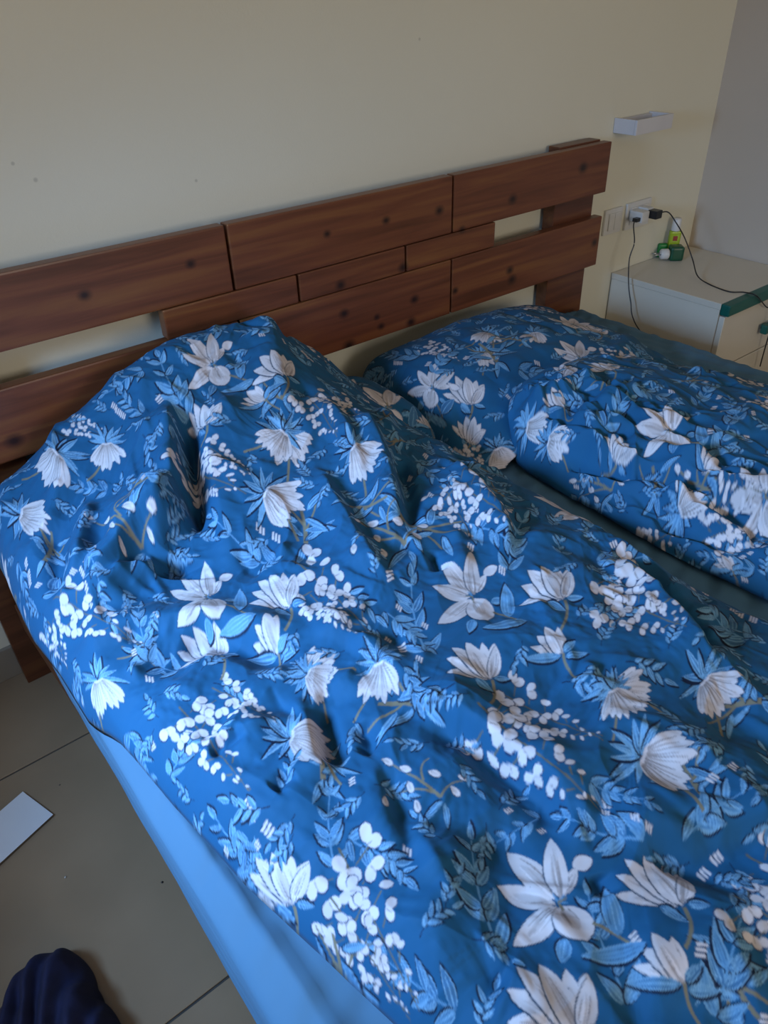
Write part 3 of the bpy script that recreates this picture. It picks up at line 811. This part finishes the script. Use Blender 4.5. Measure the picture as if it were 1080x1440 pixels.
rp_dz0 = pillow_dz(60, .006)
def rp_dz(X, Y):
    d = rp_dz0(X, Y)
    ridge(X, Y, d, rp, [(640, 560), (655, 600), (680, 640)], -.012, .012, .02)
    ridge(X, Y, d, rp, [(900, 470), (860, 500), (800, 520)], .010, .03, .02)
    ridge(X, Y, d, rp, [(560, 540), (620, 580), (650, 610)], .008, .02, .02)
    return d
cloth_mesh('pillow', rp, rpP, rp_dz, sub(400), np.linspace(1.380, .88, 270), M['print'],
           'plump dark blue floral pillow lying against the headboard beside the cabinet', 'pillow')

# ---- left duvet
def lfloor(X, Y):
    z = np.full(np.shape(X), MTOP)
    z = z + 0.075 * sstep(.78, .86, X) * sstep(1.00, 1.10, Y)          # lies over the pillow end
    z = z - 0.040 * sstep(MX0 + 0.012, MX0 - 0.012, X)                  # hangs over the mattress edge
    return z
LY = [1.372, 1.30, 1.20, 1.12, 1.05, .95, .83, .735, .60, .455, .35, .246, .0, -.55]
LXL = [.10, .082, .072, .068, .066, .074, .076, .094, .108, .128, .150, .172, .205, .215]
LXR = [.865, .865, .855, .848, .850, .875, .900, .912, .918, .922, .928, .936, .950, .95]
ld_cx = [.06, .16, .27, .38, .50, .61, .71, .81, .93]
ld_cy = [1.38, 1.31, 1.22, 1.12, 1.0, .88, .75, .6, .4, .2, -.1, -.6]
ld_cz = [[.46, .52, .58, .62, .65, .65, .62, .56, .48],
         [.50, .555, .625, .675, .715, .708, .675, .600, .52],
         [.51, .560, .615, .660, .690, .688, .660, .600, .53],
         [.50, .545, .585, .610, .635, .640, .625, .580, .53],
         [.49, .525, .545, .555, .580, .592, .585, .555, .51],
         [.48, .515, .525, .530, .548, .560, .558, .535, .495],
         [.475, .510, .525, .535, .545, .552, .548, .528, .490],
         [.475, .510, .525, .535, .540, .545, .540, .522, .487],
         [.475, .505, .525, .535, .540, .540, .535, .518, .485],
         [.475, .500, .520, .530, .535, .535, .530, .515, .485],
         [.47, .500, .515, .525, .530, .530, .525, .512, .485],
         [.47, .495, .510, .515, .520, .520, .515, .505, .485]]
du = Surf(LY, LXL, LXR, ld_cx, ld_cy, ld_cz, (.055, .075), lfloor, 1.374, -.55, .03)
LFOLDS = [
    # head of the bed: the deep crease with its hollow
    ([(232, 560), (243, 620), (247, 690), (230, 750), (195, 795)], .034, .016, .060),
    ([(264, 580), (269, 650), (276, 705), (274, 750)], -.030, .013, .018),
    ([(350, 555), (312, 600), (302, 650), (316, 730), (335, 800)], .020, .070, .026),
    ([(244, 775), (232, 805)], -.022, .040, .036),
    ([(110, 845), (160, 800), (198, 760), (250, 738), (262, 700)], .030, .065, .013),
    ([(60, 858), (120, 846), (185, 808), (247, 772)], .018, .013, .016),
    ([(126, 695), (119, 750), (109, 810), (85, 850)], .016, .014, .020),
    ([(72, 735), (80, 800), (70, 840)], -.010, .015, .015),
    ([(152, 720), (143, 790)], -.008, .015, .015),
    ([(108, 938), (150, 897), (210, 873), (290, 866), (350, 884), (430, 905)], .012, .030, .015),
    ([(180, 945), (250, 912), (290, 890), (340, 900), (425, 940)], -.015, .020, .025),
    ([(45, 900), (90, 905), (130, 890)], -.010, .012, .02),
    # folds that run down from the crest to the middle edge
    ([(378, 452), (392, 520), (425, 590), (455, 650)], .014, .022, .040),
    ([(392, 462), (404, 500)], -.012, .010, .010),
    ([(455, 560), (490, 622), (513, 690)], .014, .012, .030),
    ([(505, 578), (535, 640), (553, 700), (562, 745)], .024, .013, .036),
    ([(560, 640), (574, 700), (578, 745)], -.013, .015, .014),
    ([(440, 660), (482, 730), (517, 790), (550, 828)], .014, .014, .036),
    ([(604, 770), (620, 800)], -.010, .010, .010),
    ([(615, 645), (668, 690), (706, 742), (716, 790)], .018, .010, .030),
    ([(640, 740), (655, 800)], .008, .012, .02),
    ([(845, 780), (892, 813), (932, 853), (975, 900), (1005, 955)], .020, .012, .045),
    ([(880, 790), (930, 830), (975, 875), (1010, 930)], -.012, .016, .010),
    ([(760, 750), (850, 800), (930, 870)], -.006, .020, .020),
    # the broad rolls across the middle and foot
    ([(430, 880), (500, 900), (560, 950), (600, 985)], .013, .040, .018),
    ([(470, 880), (540, 900), (600, 930)], -.008, .020, .025),
    ([(560, 985), (640, 1005), (720, 1055), (790, 1110), (840, 1152)], .018, .055, .014),
    ([(595, 1012), (652, 1037), (713, 1082), (770, 1126), (815, 1173)], -.013, .014, .022),
    ([(840, 1150), (900, 1167), (985, 1170), (1080, 1150), (1180, 1120)], .016, .060, .016),
    ([(860, 1190), (950, 1196), (1080, 1180), (1180, 1150)], -.010, .018, .035),
    ([(820, 1010), (900, 1030), (1000, 1060), (1100, 1075)], .009, .040, .025),
    ([(518, 1070), (544, 1145), (576, 1225)], .008, .014, .030),
    ([(538, 1075), (562, 1152), (594, 1235)], -.008, .015, .014),
    ([(508, 1015), (522, 1044), (508, 1064)], -.010, .010, .012),
    ([(450, 985), (466, 1040), (474, 1085)], -.012, .012, .016),
    ([(425, 1000), (440, 1060), (460, 1110)], .010, .012, .025),
    ([(296, 1072), (345, 1034)], -.008, .009, .009),
    ([(385, 1125), (412, 1096)], -.009, .010, .010),
    ([(628, 1150), (612, 1250), (598, 1350), (640, 1440)], .015, .040, .040),
    ([(680, 1140), (725, 1220), (735, 1300)], -.010, .040, .035),
    ([(700, 1385), (735, 1410), (750, 1460)], .010, .018, .018),
    ([(880, 1370), (960, 1375), (1080, 1350)], .012, .05, .03),
    ([(860, 1420), (960, 1420), (1060, 1400)], -.010, .025, .04),
    ([(250, 1110), (330, 1180), (430, 1280), (540, 1380)], .008, .045, .030),
    ([(330, 1000), (400, 1090), (440, 1180)], .008, .03, .04),
    ([(840, 1225), (856, 1260)], -.006, .010, .010),
]
def du_dz(X, Y):
    d = np.zeros_like(X)
    for pts, amp, wa, wb in LFOLDS: ridge(X, Y, d, du, pts, amp * 1.5, max(wa, .014 if amp > 0 else .010), max(wb, .014 if amp > 0 else .010))
    wx = X + .03 * vnoise(X, Y, .11, 31); wy = Y + .03 * vnoise(X, Y, .13, 32)
    d += .019 * (.35 - np.abs(vnoise(wx * .9 - wy * .5, wy * .55 + wx * .3, .12, 33)))
    d += .0055 * (.35 - np.abs(vnoise(wx * .6 + wy * .4, wy - wx * .5, .05, 34)))
    small_folds(X, Y, d, du, (.08, .96, .1, 1.3), 260, 90, math.radians(-68), .6, .0075)
    d += .0016 * vnoise(wx, wy, .022, 35) + .0007 * vnoise(wx, wy, .009, 36)
    return d
du.refine(du_dz)
duP = Print(du)
draw_list(duP, [
    # branches and sprays first, flowers over them
    ('N', 220, 935, 200, .6), ('N', 222, 668, 190, .6), ('N', 62, 790, -75, .6), ('N', 455, 1100, -100, .85), ('N', 600, 990, 190, .8), ('N', 430, 770, -95, .75),
    ('N', 990, 1120, -115, .9), ('N', 1075, 985, 185, .8), ('N', 560, 720, 20, .6), ('N', 1010, 1330, 60, .9), ('N', 400, 560, 200, .5),
    ('K', 570, 765, 0, .75), ('K', 620, 1120, 5, .85), ('K', 200, 770, 0, .65),
    ('S', 265, 590, -115, .6), ('S', 225, 680, -110, .45), ('S', 385, 790, -150, .75), ('S', 600, 915, -105, .95), ('S', 700, 1330, -105, 1.05), ('S', 715, 800, -75, .7),
    ('S', 470, 1215, -100, .8), ('S', 490, 1180, 30, .75), ('S', 390, 1250, -140, .95), ('S', 280, 930, -170, .8), ('S', 210, 930, -100, .6), ('S', 60, 840, -60, .5),
    ('S', 650, 735, 30, .6), ('S', 905, 1180, 190, .8), ('S', 960, 1180, -30, .8), ('S', 840, 790, -10, .6), ('S', 1050, 900, -140, .8), ('S', 150, 690, 200, .5), ('S', 240, 1090, -60, .6), ('S', 180, 1030, 60, .6),
    ('S', 320, 460, 160, .4), ('S', 200, 520, 150, .5), ('S', 640, 1420, 200, .9), ('S', 1010, 1430, -70, 1.0), ('S', 880, 1410, -110, .9), ('S', 330, 1170, 60, .6), ('S', 760, 1150, 150, .6),
    ('S', 120, 770, 60, .5), ('S', 60, 560, 100, .4), ('S', 830, 1100, 20, .6), ('S', 580, 640, 60, .5), ('S', 540, 860, 40, .6),
    ('P', 480, 830, 30, .8), ('P', 520, 1190, 35, .9), ('P', 200, 610, 60, .6), ('P', 880, 930, 10, .8), ('P', 830, 870, -20, .8), ('P', 130, 820, 60, .6), ('P', 640, 960, 170, .8), ('P', 300, 960, 20, .7),
    ('P', 790, 960, 15, .8), ('P', 1020, 1280, -30, 1.0), ('P', 560, 930, 60, .7),
    ('W', 118, 570, 5, .55), ('W', 98, 595, 12, .42), ('W', 290, 632, 35, .55), ('W', 265, 672, 40, .68), ('W', 432, 560, 55, .6), ('W', 470, 555, 60, .5),
    ('W', 80, 845, 28, .78), ('W', 68, 880, 55, .55), ('W', 305, 975, 30, .8), ('W', 255, 1005, 50, 1.0), ('W', 640, 680, 42, .75), ('W', 620, 690, 55, .55), ('W', 420, 800, 38, 1.0), ('W', 440, 845, 42, .62),
    ('W', 862, 795, 38, .98), ('W', 855, 845, 25, .85), ('W', 715, 985, 25, 1.0), ('W', 680, 1005, 42, 1.28), ('W', 478, 1215, 58, 1.35), ('W', 470, 1280, 48, 1.05), ('W', 1060, 1215, 40, 1.0), ('W', 1045, 1270, 30, 1.0),
    ('F', 82, 636, 125, .8), ('F', 150, 622, 85, .62), ('F', 28, 722, 15, .7), ('G', 400, 606, 60, .72), ('F', 372, 690, 25, .85), ('F', 497, 625, 50, .62), ('G', 432, 946, -30, .72), ('F', 532, 930, 85, .72),
    ('F', 408, 1036, 10, 1.0), ('G', 862, 968, 0, .85), ('F', 990, 955, 45, .85), ('F', 902, 1062, 20, 1.08), ('F', 138, 955, 75, .7), ('F', 410, 462, 30, .5), ('F', 10, 640, 60, .5),
    ('T', 925, 1242, 0, 1.05), ('T', 772, 822, 0, .82), ('T', 290, 918, -10, .85), ('T', 388, 830, 0, .74), ('T', 285, 590, 25, .62), ('T', 388, 512, 5, .58), ('T', 668, 932, -5, .85), ('T', 780, 1408, 0, 1.1), ('T', 390, 1240, 5, .92),
    ('B', 935, 1345, 0, .95), ('B', 775, 900, 0, .78), ('B', 375, 890, 0, .70), ('B', 358, 560, -20, .55),
    ('M', 785, 1268, 0, 1.0), ('M', 292, 840, 0, .72), ('M', 664, 838, 0, .78), ('M', 300, 512, 0, .60),
])
scatter_flowers(duP, 1500, 3)
fill_rest(duP, 10000, 8)

def spaced(n):
    t = np.linspace(0, 1, n); return t + 0.06 * np.sin(2 * np.pi * t) * -1 * .5
cloth_mesh('duvet', du, duP, du_dz, spaced(640), np.concatenate([np.linspace(1.374, -.04, 1040), np.linspace(-.043, -.55, 160)]), M['print'],
           'rumpled blue floral duvet spread over the mattress half beside the floor', 'duvet')

# ---- right duvet, pushed into a heap
def rfloor(X, Y):
    return MTOP + .085 * sstep(.87, .95, Y) * sstep(.9, 1.0, X) * sstep(1.72, 1.6, X)
RDY = [.985, .965, .935, .90, .84, .72, .6, .45, .33, .2, -.1, -.5]
RDL = [1.10, 1.06, 1.025, 1.005, .990, .985, .980, .985, 1.0, 1.015, 1.03, 1.03]
RDR = [1.20, 1.32, 1.43, 1.49, 1.535, 1.59, 1.62, 1.65, 1.67, 1.69, 1.70, 1.70]
rd_cx = [.95, 1.03, 1.12, 1.25, 1.38, 1.50, 1.60, 1.70]
rd_cy = [.985, .92, .84, .74, .62, .48, .34, .1, -.5]
rd_cz = [[.53, .55, .56, .555, .53, .50, .48, .46],
         [.50, .55, .57, .57, .545, .505, .48, .46],
         [.47, .53, .57, .575, .555, .515, .48, .46],
         [.46, .51, .56, .575, .56, .525, .485, .46],
         [.455, .50, .545, .57, .56, .53, .49, .465],
         [.455, .495, .535, .56, .56, .535, .50, .47],
         [.455, .495, .53, .555, .555, .535, .50, .47],
         [.455, .495, .525, .55, .55, .535, .50, .47],
         [.455, .495, .52, .54, .54, .53, .50, .47]]
rd = Surf(RDY, RDL, RDR, rd_cx, rd_cy, rd_cz, (.06, .06), rfloor, .987, -.5, .04)
RFOLDS = [
    # upper flap edge and the bunched folds beneath it
    ([(745, 560), (770, 590), (790, 610)], .020, .030, .010),
    ([(735, 615), (800, 632), (880, 650), (960, 672), (1085, 715), (1180, 740)], .030, .050, .010),
    ([(745, 632), (810, 650), (900, 668), (985, 695), (1085, 735), (1180, 765)], -.022, .010, .014),
    ([(750, 650), (830, 672), (920, 698), (1000, 730), (1090, 765)], .018, .012, .012),
    ([(770, 672), (850, 700), (930, 730), (1010, 765)], -.016, .010, .010),
    ([(780, 690), (850, 722), (930, 752), (1020, 782), (1090, 800)], .016, .013, .013),
    ([(830, 735), (900, 765), (980, 792), (1080, 822)], -.014, .010, .010),
    ([(850, 755), (920, 782), (1000, 805)], .012, .012, .012),
    ([(890, 800), (930, 780), (960, 800)], -.014, .010, .010),
    ([(700, 640), (730, 600), (775, 560), (830, 530)], .016, .018, .018),
    ([(690, 620), (720, 580), (760, 548)], -.012, .012, .012),
    ([(800, 600), (840, 570), (900, 540)], .012, .020, .025),
    ([(780, 610), (815, 575), (850, 552)], -.010, .010, .012),
    ([(840, 640), (870, 610), (930, 560)], -.006, .016, .016),
    ([(1000, 640), (1040, 600), (1080, 570)], .010, .03, .04),
    ([(960, 640), (1010, 650), (1080, 690)], -.008, .015, .015),
    ([(930, 700), (980, 700), (1060, 690)], .010, .010, .012),
    ([(900, 690), (960, 660), (1000, 655)], .010, .010, .010),
    ([(860, 700), (880, 735), (905, 770)], -.010, .009, .009),
    ([(980, 740), (1010, 770), (1060, 790)], -.010, .009, .009),
    ([(760, 640), (830, 655), (900, 690), (960, 700)], -.014, .008, .008),
    ([(800, 690), (870, 690), (940, 715), (1000, 720)], -.014, .008, .008),
    ([(960, 670), (1030, 690), (1090, 690)], -.014, .008, .008),
    ([(900, 745), (960, 745), (1030, 760), (1090, 755)], -.013, .008, .008),
    ([(870, 790), (930, 800), (1000, 830), (1060, 840)], -.013, .008, .008),
    ([(735, 590), (790, 600), (830, 620)], -.016, .008, .010),
]
def rd_dz(X, Y):
    d = np.zeros_like(X)
    for pts, amp, wa, wb in RFOLDS: ridge(X, Y, d, rd, pts, amp * 1.25, max(wa, .0135 if amp > 0 else .008), max(wb, .0135 if amp > 0 else .008))
    wx = X + .025 * vnoise(X, Y, .09, 41); wy = Y + .025 * vnoise(X, Y, .1, 42)
    face = sstep(1.25, 1.02, X)
    d += (.008 + .014 * face) * (.35 - np.abs(vnoise(wx * .9 + wy * .35, wx * .5 - wy * .5, .06, 43)))
    d += (.004 + .008 * face) * (.35 - np.abs(vnoise(wx * .5 - wy * .2, wx * 1.2, .03, 44)))
    small_folds(X, Y, d, rd, (.97, 1.2, .3, .95), 150, 91, math.radians(-80), .45, .012)
    small_folds(X, Y, d, rd, (1.1, 1.65, .3, .95), 90, 92, math.radians(-60), .7, .008)
    d += .0014 * vnoise(wx, wy, .018, 45)
    return d
rd.refine(rd_dz)
rd.smax = 0.0016
rdP = Print(rd)
draw_list(rdP, [('S', 850, 600, -60, .6), ('S', 1010, 640, -75, .7), ('S', 1040, 590, -100, .5), ('S', 890, 540, 20, .5), ('S', 980, 570, -60, .5), ('N', 920, 700, -90, .6), ('S', 860, 720, 200, .5), ('S', 1060, 800, 190, .6),
                ('S', 1010, 780, -40, .5), ('K', 860, 690, 0, .55), ('K', 1000, 690, 0, .5),
                ('M', 942, 606, 0, .68), ('M', 1075, 700, 0, .65), ('T', 870, 628, 70, .5), ('B', 1000, 650, 60, .6), ('F', 740, 600, 10, .6), ('F', 770, 620, 20, .5), ('F', 955, 720, -30, .6),
                ('W', 1062, 560, 70, .6), ('W', 880, 770, -10, .65), ('W', 1000, 760, -15, .8), ('W', 1010, 680, 10, .5), ('T', 850, 515, 0, .5), ('T', 800, 520, 60, .5), ('B', 780, 560, 0, .5), ('B', 1020, 790, 0, .5), ('F', 840, 750, 120, .5)])
scatter_flowers(rdP, 1500, 4)
fill_rest(rdP, 6500, 9)
cloth_mesh('duvet', rd, rdP, rd_dz, spaced(500), np.concatenate([np.linspace(.987, .22, 500), np.linspace(.2165, -.5, 190)]), M['print'],
           'second blue floral duvet bunched in a heap in front of the bare pillow', 'duvet')

# ------------------------------------------------------------------ bedside cabinet
NX0, NX1, NY0, NZ = 2.040, 2.456, 1.052, 0.460
ns = thing('bedside_cabinet', ((NX0 + NX1) / 2, 1.25, 0), 'cream bedside cabinet with green edge strip and drawers in the corner', 'cabinet')
box('side_panel', NX0, NX0 + 0.018, NY0 + 0.020, YW - 0.004, 0, NZ - 0.0185, M['laminate'], ns, 0.001, 1)
box('side_panel', NX1 - 0.018, NX1, NY0 + 0.020, YW - 0.004, 0, NZ - 0.0185, M['laminate'], ns, 0.001, 1)
box('back_panel', NX0 + 0.0185, NX1 - 0.0185, YW - 0.012, YW - 0.004, 0.0, NZ - 0.0185, M['laminate'], ns)
for a, b in ((NX0, NX0 + 0.018), (NX1 - 0.018, NX1)):
    box('edge_band', a, b, NY0 + 0.0185, NY0 + 0.0198, 0, NZ - 0.0325, M['laminate_edge'], ns)
box('top', NX0 - 0.001, NX1, NY0 + 0.019, YW - 0.003, NZ - 0.018, NZ, M['laminate'], ns, 0.001, 1)
box('edge_strip', NX0 - 0.001, NX1, NY0 - 0.010, NY0 + 0.0185, NZ - 0.032, NZ + 0.001, M['green_wood'], ns, 0.004, 2)['label'] = 'dark green wooden edge strip'
zd = [0.045, 0.252, 0.426]
for a, b in zip(zd, zd[1:]):
    dr = box('drawer', NX0 + 0.001, NX1 - 0.001, NY0, NY0 + 0.018, a + 0.002, b - 0.002, M['laminate'], ns, 0.0015, 1)
    kz = 0.335 if b > .4 else 0.15
    bm = bmesh.new()
    kx = 2.285
    for y0_, y1_, w_, h_ in ((NY0 - 0.012, NY0, 0.010, 0.009), (NY0 - 0.030, NY0 - 0.010, 0.030, 0.014)):
        bm_box(bm, kx - w_, kx + w_, y0_, y1_, kz - h_, kz + h_, 0.004, 2)
    kn = finish('knob', bm, M['green_wood'], dr); kn['label'] = 'green wooden drawer knob'

# ------------------------------------------------------------------ wall fittings
wl = thing('wall_lamp', (2.03, YW, 0.875), 'small white box wall lamp open at the top above the sockets', 'lamp')
lx0, lx1, ly, lz0, lz1 = 1.952, 2.118, YW - 0.078, 0.876, 0.914
t = 0.008
box('front_panel', lx0, lx1, ly, ly + t, lz0, lz1, M['lamp_white'], wl, 0.0015)
box('side_panel', lx0, lx0 + t, ly + t + .0003, YW - 0.001, lz0, lz1, M['lamp_white'], wl, 0.0015)
box('side_panel', lx1 - t, lx1, ly + t + .0003, YW - 0.001, lz0, lz1, M['lamp_white'], wl, 0.0015)
box('bottom_panel', lx0 + t + .0003, lx1 - t - .0003, ly + t + .0003, YW - 0.0125, lz0, lz0 + 0.005, M['lamp_white'], wl)
box('back_plate', lx0 + t + .0003, lx1 - t - .0003, YW - 0.012, YW - 0.001, lz0, lz1 - 0.004, M['lamp_white'], wl)

def plate(name, x0, x1, z0, z1, label, cat):
    e = thing(name, ((x0 + x1) / 2, YW, z0), label, cat)
    box('plate', x0, x1, YW - 0.009, YW, z0, z1, M['white_plastic'], e, 0.003)
    return e
sw = plate('light_switch', 1.960, 2.043, 0.590, 0.664, 'white double light switch between the headboard end and the socket', 'switch')
for a in (1.976, 2.003):
    box('rocker', a, a + 0.0255, YW - 0.0135, YW - 0.0088, 0.602, 0.652, M['white_plastic'], sw, 0.002)
so = plate('wall_socket', 2.064, 2.185, 0.586, 0.666, 'white wall socket with chargers plugged in above the cabinet', 'socket')
box('insert', 2.082, 2.168, YW - 0.012, YW - 0.0088, 0.600, 0.652, M['white_plastic'], so, 0.002)
ch = thing('phone_charger', (2.105, YW - 0.012, 0.60), 'white charger block with black plug in the wall socket', 'charger')
box('body', 2.072, 2.108, YW - 0.060, YW - 0.0125, 0.616, 0.648, M['white_plastic'], ch, 0.005)
box('cable_plug', 2.052, 2.0715, YW - 0.056, YW - 0.040, 0.622, 0.633, M['black_plastic'], ch, 0.002)
ch2 = thing('usb_charger', (2.145, YW - 0.012, 0.61), 'white adapter with black end beside the charger block in the socket', 'charger')
box('body', 2.112, 2.140, YW - 0.050, YW - 0.0125, 0.622, 0.652, M['white_plastic'], ch2, 0.004)
box('cable_plug', 2.111, 2.142, YW - 0.082, YW - 0.0505, 0.624, 0.648, M['black_plastic'], ch2, 0.003)
def pp(ax, v, x, y): return tuple(on(ax, v, x, y))
ca = tube('charging_cable', [(2.053, YW - 0.048, 0.627), (2.042, YW - 0.055, 0.612), (2.030, YW - 0.075, 0.570), pp(0, 2.015, 885, 365), pp(0, 2.008, 884, 400),
                             pp(0, 2.000, 887, 425), pp(0, 1.990, 892, 452), (1.975, 1.20, 0.25), (1.96, 1.15, 0.004)], 0.0019, M['black_plastic'])
tag(ca, 'thin black cable hanging from the socket down between bed and cabinet', 'cable')
zt = NZ + 0.0022
cb = tube('charging_cable', [(2.141, YW - 0.068, 0.636), (2.165, YW - 0.085, 0.638), pp(1, 1.345, 950, 312), pp(1, 1.32, 963, 335), pp(1, 1.285, 974, 365),
                             pp(2, zt + .012, 981, 388), pp(2, zt, 998, 400), pp(2, zt, 1025, 410), pp(2, zt, 1046, 411), pp(2, NZ + 0.0035, 1064, 416), pp(1, NY0 - 0.014, 1078, 432), (2.27, NY0 - 0.03, 0.40), (2.30, NY0 - 0.02, 0.2)],
          0.0019, M['black_plastic'])
tag(cb, 'thin black cable trailing from the socket across the cabinet top', 'cable')

rep = thing('mosquito_repeller', (2.285, 1.40, NZ), 'green plug-in insect repeller with lime bottle lying on the cabinet top', 'repeller')
bm = bmesh.new(); bm_box(bm, 2.268, 2.312, 1.385, 1.427, NZ + 0.0005, NZ + 0.046, 0.010, 3)
finish('heater_body', bm, M['dark_green_plastic'], rep, True)
bm = bmesh.new(); bm_box(bm, 2.238, 2.2685, 1.4275, 1.446, NZ + 0.0005, NZ + 0.045, 0.008, 3)
finish('heater_back', bm, M['green_plastic'], rep, True)
plug = lathe('plug', [(0.013, 0), (0.0165, 0.004), (0.017, 0.024), (0.014, 0.028)], 2.238, 1.400, M['white_plastic'], rep, 20, 'X', NZ + 0.021)
for dy in (-0.0085, 0.0085):
    lathe('pin', [(0.0018, -0.018), (0.0022, -0.016), (0.0022, 0.001)], 2.237, 1.400 + dy, M['metal'], plug, 10, 'X', NZ + 0.021)
bm = bmesh.new(); bm_box(bm, 2.2695, 2.305, 1.4280, 1.450, NZ + 0.001, NZ + 0.085, 0.006, 3)
bt = finish('bottle', bm, M['lime_liquid'], rep, True); bt['label'] = 'lime green liquid bottle'
box('label_print', 2.280, 2.294, 1.4272, 1.4278, NZ + 0.055, NZ + 0.070, M['red'], bt)
cp = lathe('cap', [(0.014, 0.0), (0.0145, 0.002), (0.0135, 0.036), (0.011, 0.040)], 2.287, 1.439, M['white_plastic'], rep, 20, 'Z', NZ + 0.0855)
rep.rotation_euler = (0, 0, math.radians(-40))

# ------------------------------------------------------------------ things on the floor
c = [np.array(pp(2, 0.0, *q)[:2]) for q in ((33, 1116), (76, 1148), (0, 1218))]
edge = (c[2] - c[1]) / np.linalg.norm(c[2] - c[1]); wv = c[0] - c[1]; wv = wv - edge * np.dot(wv, edge)
bm = bmesh.new()
q = [c[1], c[1] + edge * 0.30, c[1] + edge * 0.30 + wv, c[1] + wv]
lo_ = [bm.verts.new((*v, 0.0005)) for v in q]; hi_ = [bm.verts.new((*v, 0.006)) for v in q]
bm.faces.new(lo_[::-1]); bm.faces.new(hi_)
for i in range(4): bm.faces.new((lo_[i], lo_[(i + 1) % 4], hi_[(i + 1) % 4], hi_[i]))
bmesh.ops.recalc_face_normals(bm, faces=bm.faces)
bo = finish('white_board', bm, M['board'], None, origin=(*c[1], 0.0005))
bo.data.materials.append(M['board_edge'])
for p_ in bo.data.polygons:
    if abs(p_.normal.z) < .5: p_.material_index = 1
tag(bo, 'thin white board offcut lying on the beige floor tile', 'board')

def build_navy():
    # a dropped garment: a mound with long drapes running towards the viewer's side of the frame
    n, m = 150, 120
    cx, cy = -0.140, 0.672
    ang = np.linspace(0, 2 * np.pi, n, endpoint=False)
    out = {0: .078, 20: .082, 45: .108, 62: .126, 80: .128, 100: .112, 118: .10, 140: .095, 165: .105, 190: .13, 220: .16, 250: .17, 280: .16, 310: .14, 335: .095, 360: .078}
    R0 = np.interp(np.degrees(ang), list(out.keys()), list(out.values()))
    r = np.linspace(0, 1, m)
    A, Rr = np.meshgrid(ang, r)
    X = cx + np.cos(A) * Rr * R0; Y = cy + np.sin(A) * Rr * R0
    prof = np.sqrt(np.clip(1 - Rr ** 2.6, 0, 1))
    Z = 0.080 * prof
    d = X * .55 + Y * .25
    fold = np.sin((X * .92 - Y * .40) * 175 + 2.0 * vnoise(X, Y, .06, 70))
    Z = Z + prof * (0.010 * fold + .012 * vnoise(X, Y, .05, 71) + .004 * vnoise(X, Y, .02, 72))
    Z = np.maximum(Z, 0) + 0.001
    verts = np.stack([X, Y, Z], -1).reshape(-1, 3); idx = np.arange(m * n).reshape(m, n)
    fs = []
    for i in range(m - 1):
        for k in range(n): fs.append((int(idx[i, k]), int(idx[i + 1, k]), int(idx[i + 1, (k + 1) % n]), int(idx[i, (k + 1) % n])))
    fs.append(tuple(int(a) for a in idx[-1, ::-1]))
    me = bpy.data.meshes.new('garment'); me.from_pydata(verts.tolist(), [], fs)
    for p in me.polygons: p.use_smooth = True
    me.materials.append(M['navy'])
    bm = bmesh.new(); bm.from_mesh(me); bmesh.ops.remove_doubles(bm, verts=bm.verts, dist=1e-6); bmesh.ops.recalc_face_normals(bm, faces=bm.faces); bm.to_mesh(me); bm.free()
    o = link_mesh('garment', me, None, (cx, cy, 0)); tag(o, 'crumpled navy blue garment dropped on the floor tiles', 'garment')
build_navy()

def crumb(px, py, r, mat, label, sd):
    bm = bmesh.new(); bmesh.ops.create_icosphere(bm, subdivisions=2, radius=r)
    q = random.Random(sd)
    for v in bm.verts: v.co = v.co * q.uniform(.75, 1.2); v.co.z = max(v.co.z * .6, -r * .4)
    p = pp(2, 0.0, px, py); zmin = min(v.co.z for v in bm.verts)
    bmesh.ops.translate(bm, vec=(p[0], p[1], -zmin), verts=bm.verts)
    tag(finish('crumb', bm, mat, None, True, (p[0], p[1], 0)), label, 'crumb')
crumb(92, 1234, 0.0022, M['crumb'], 'pale crumb on the floor tile between board and garment', 1)
crumb(228, 1241, 0.0020, M['black_plastic'], 'black speck on the floor tile close to the mattress', 2)
crumb(84, 1104, 0.0016, M['board_edge'], 'dark brown speck on the floor tile beside the white board', 3)
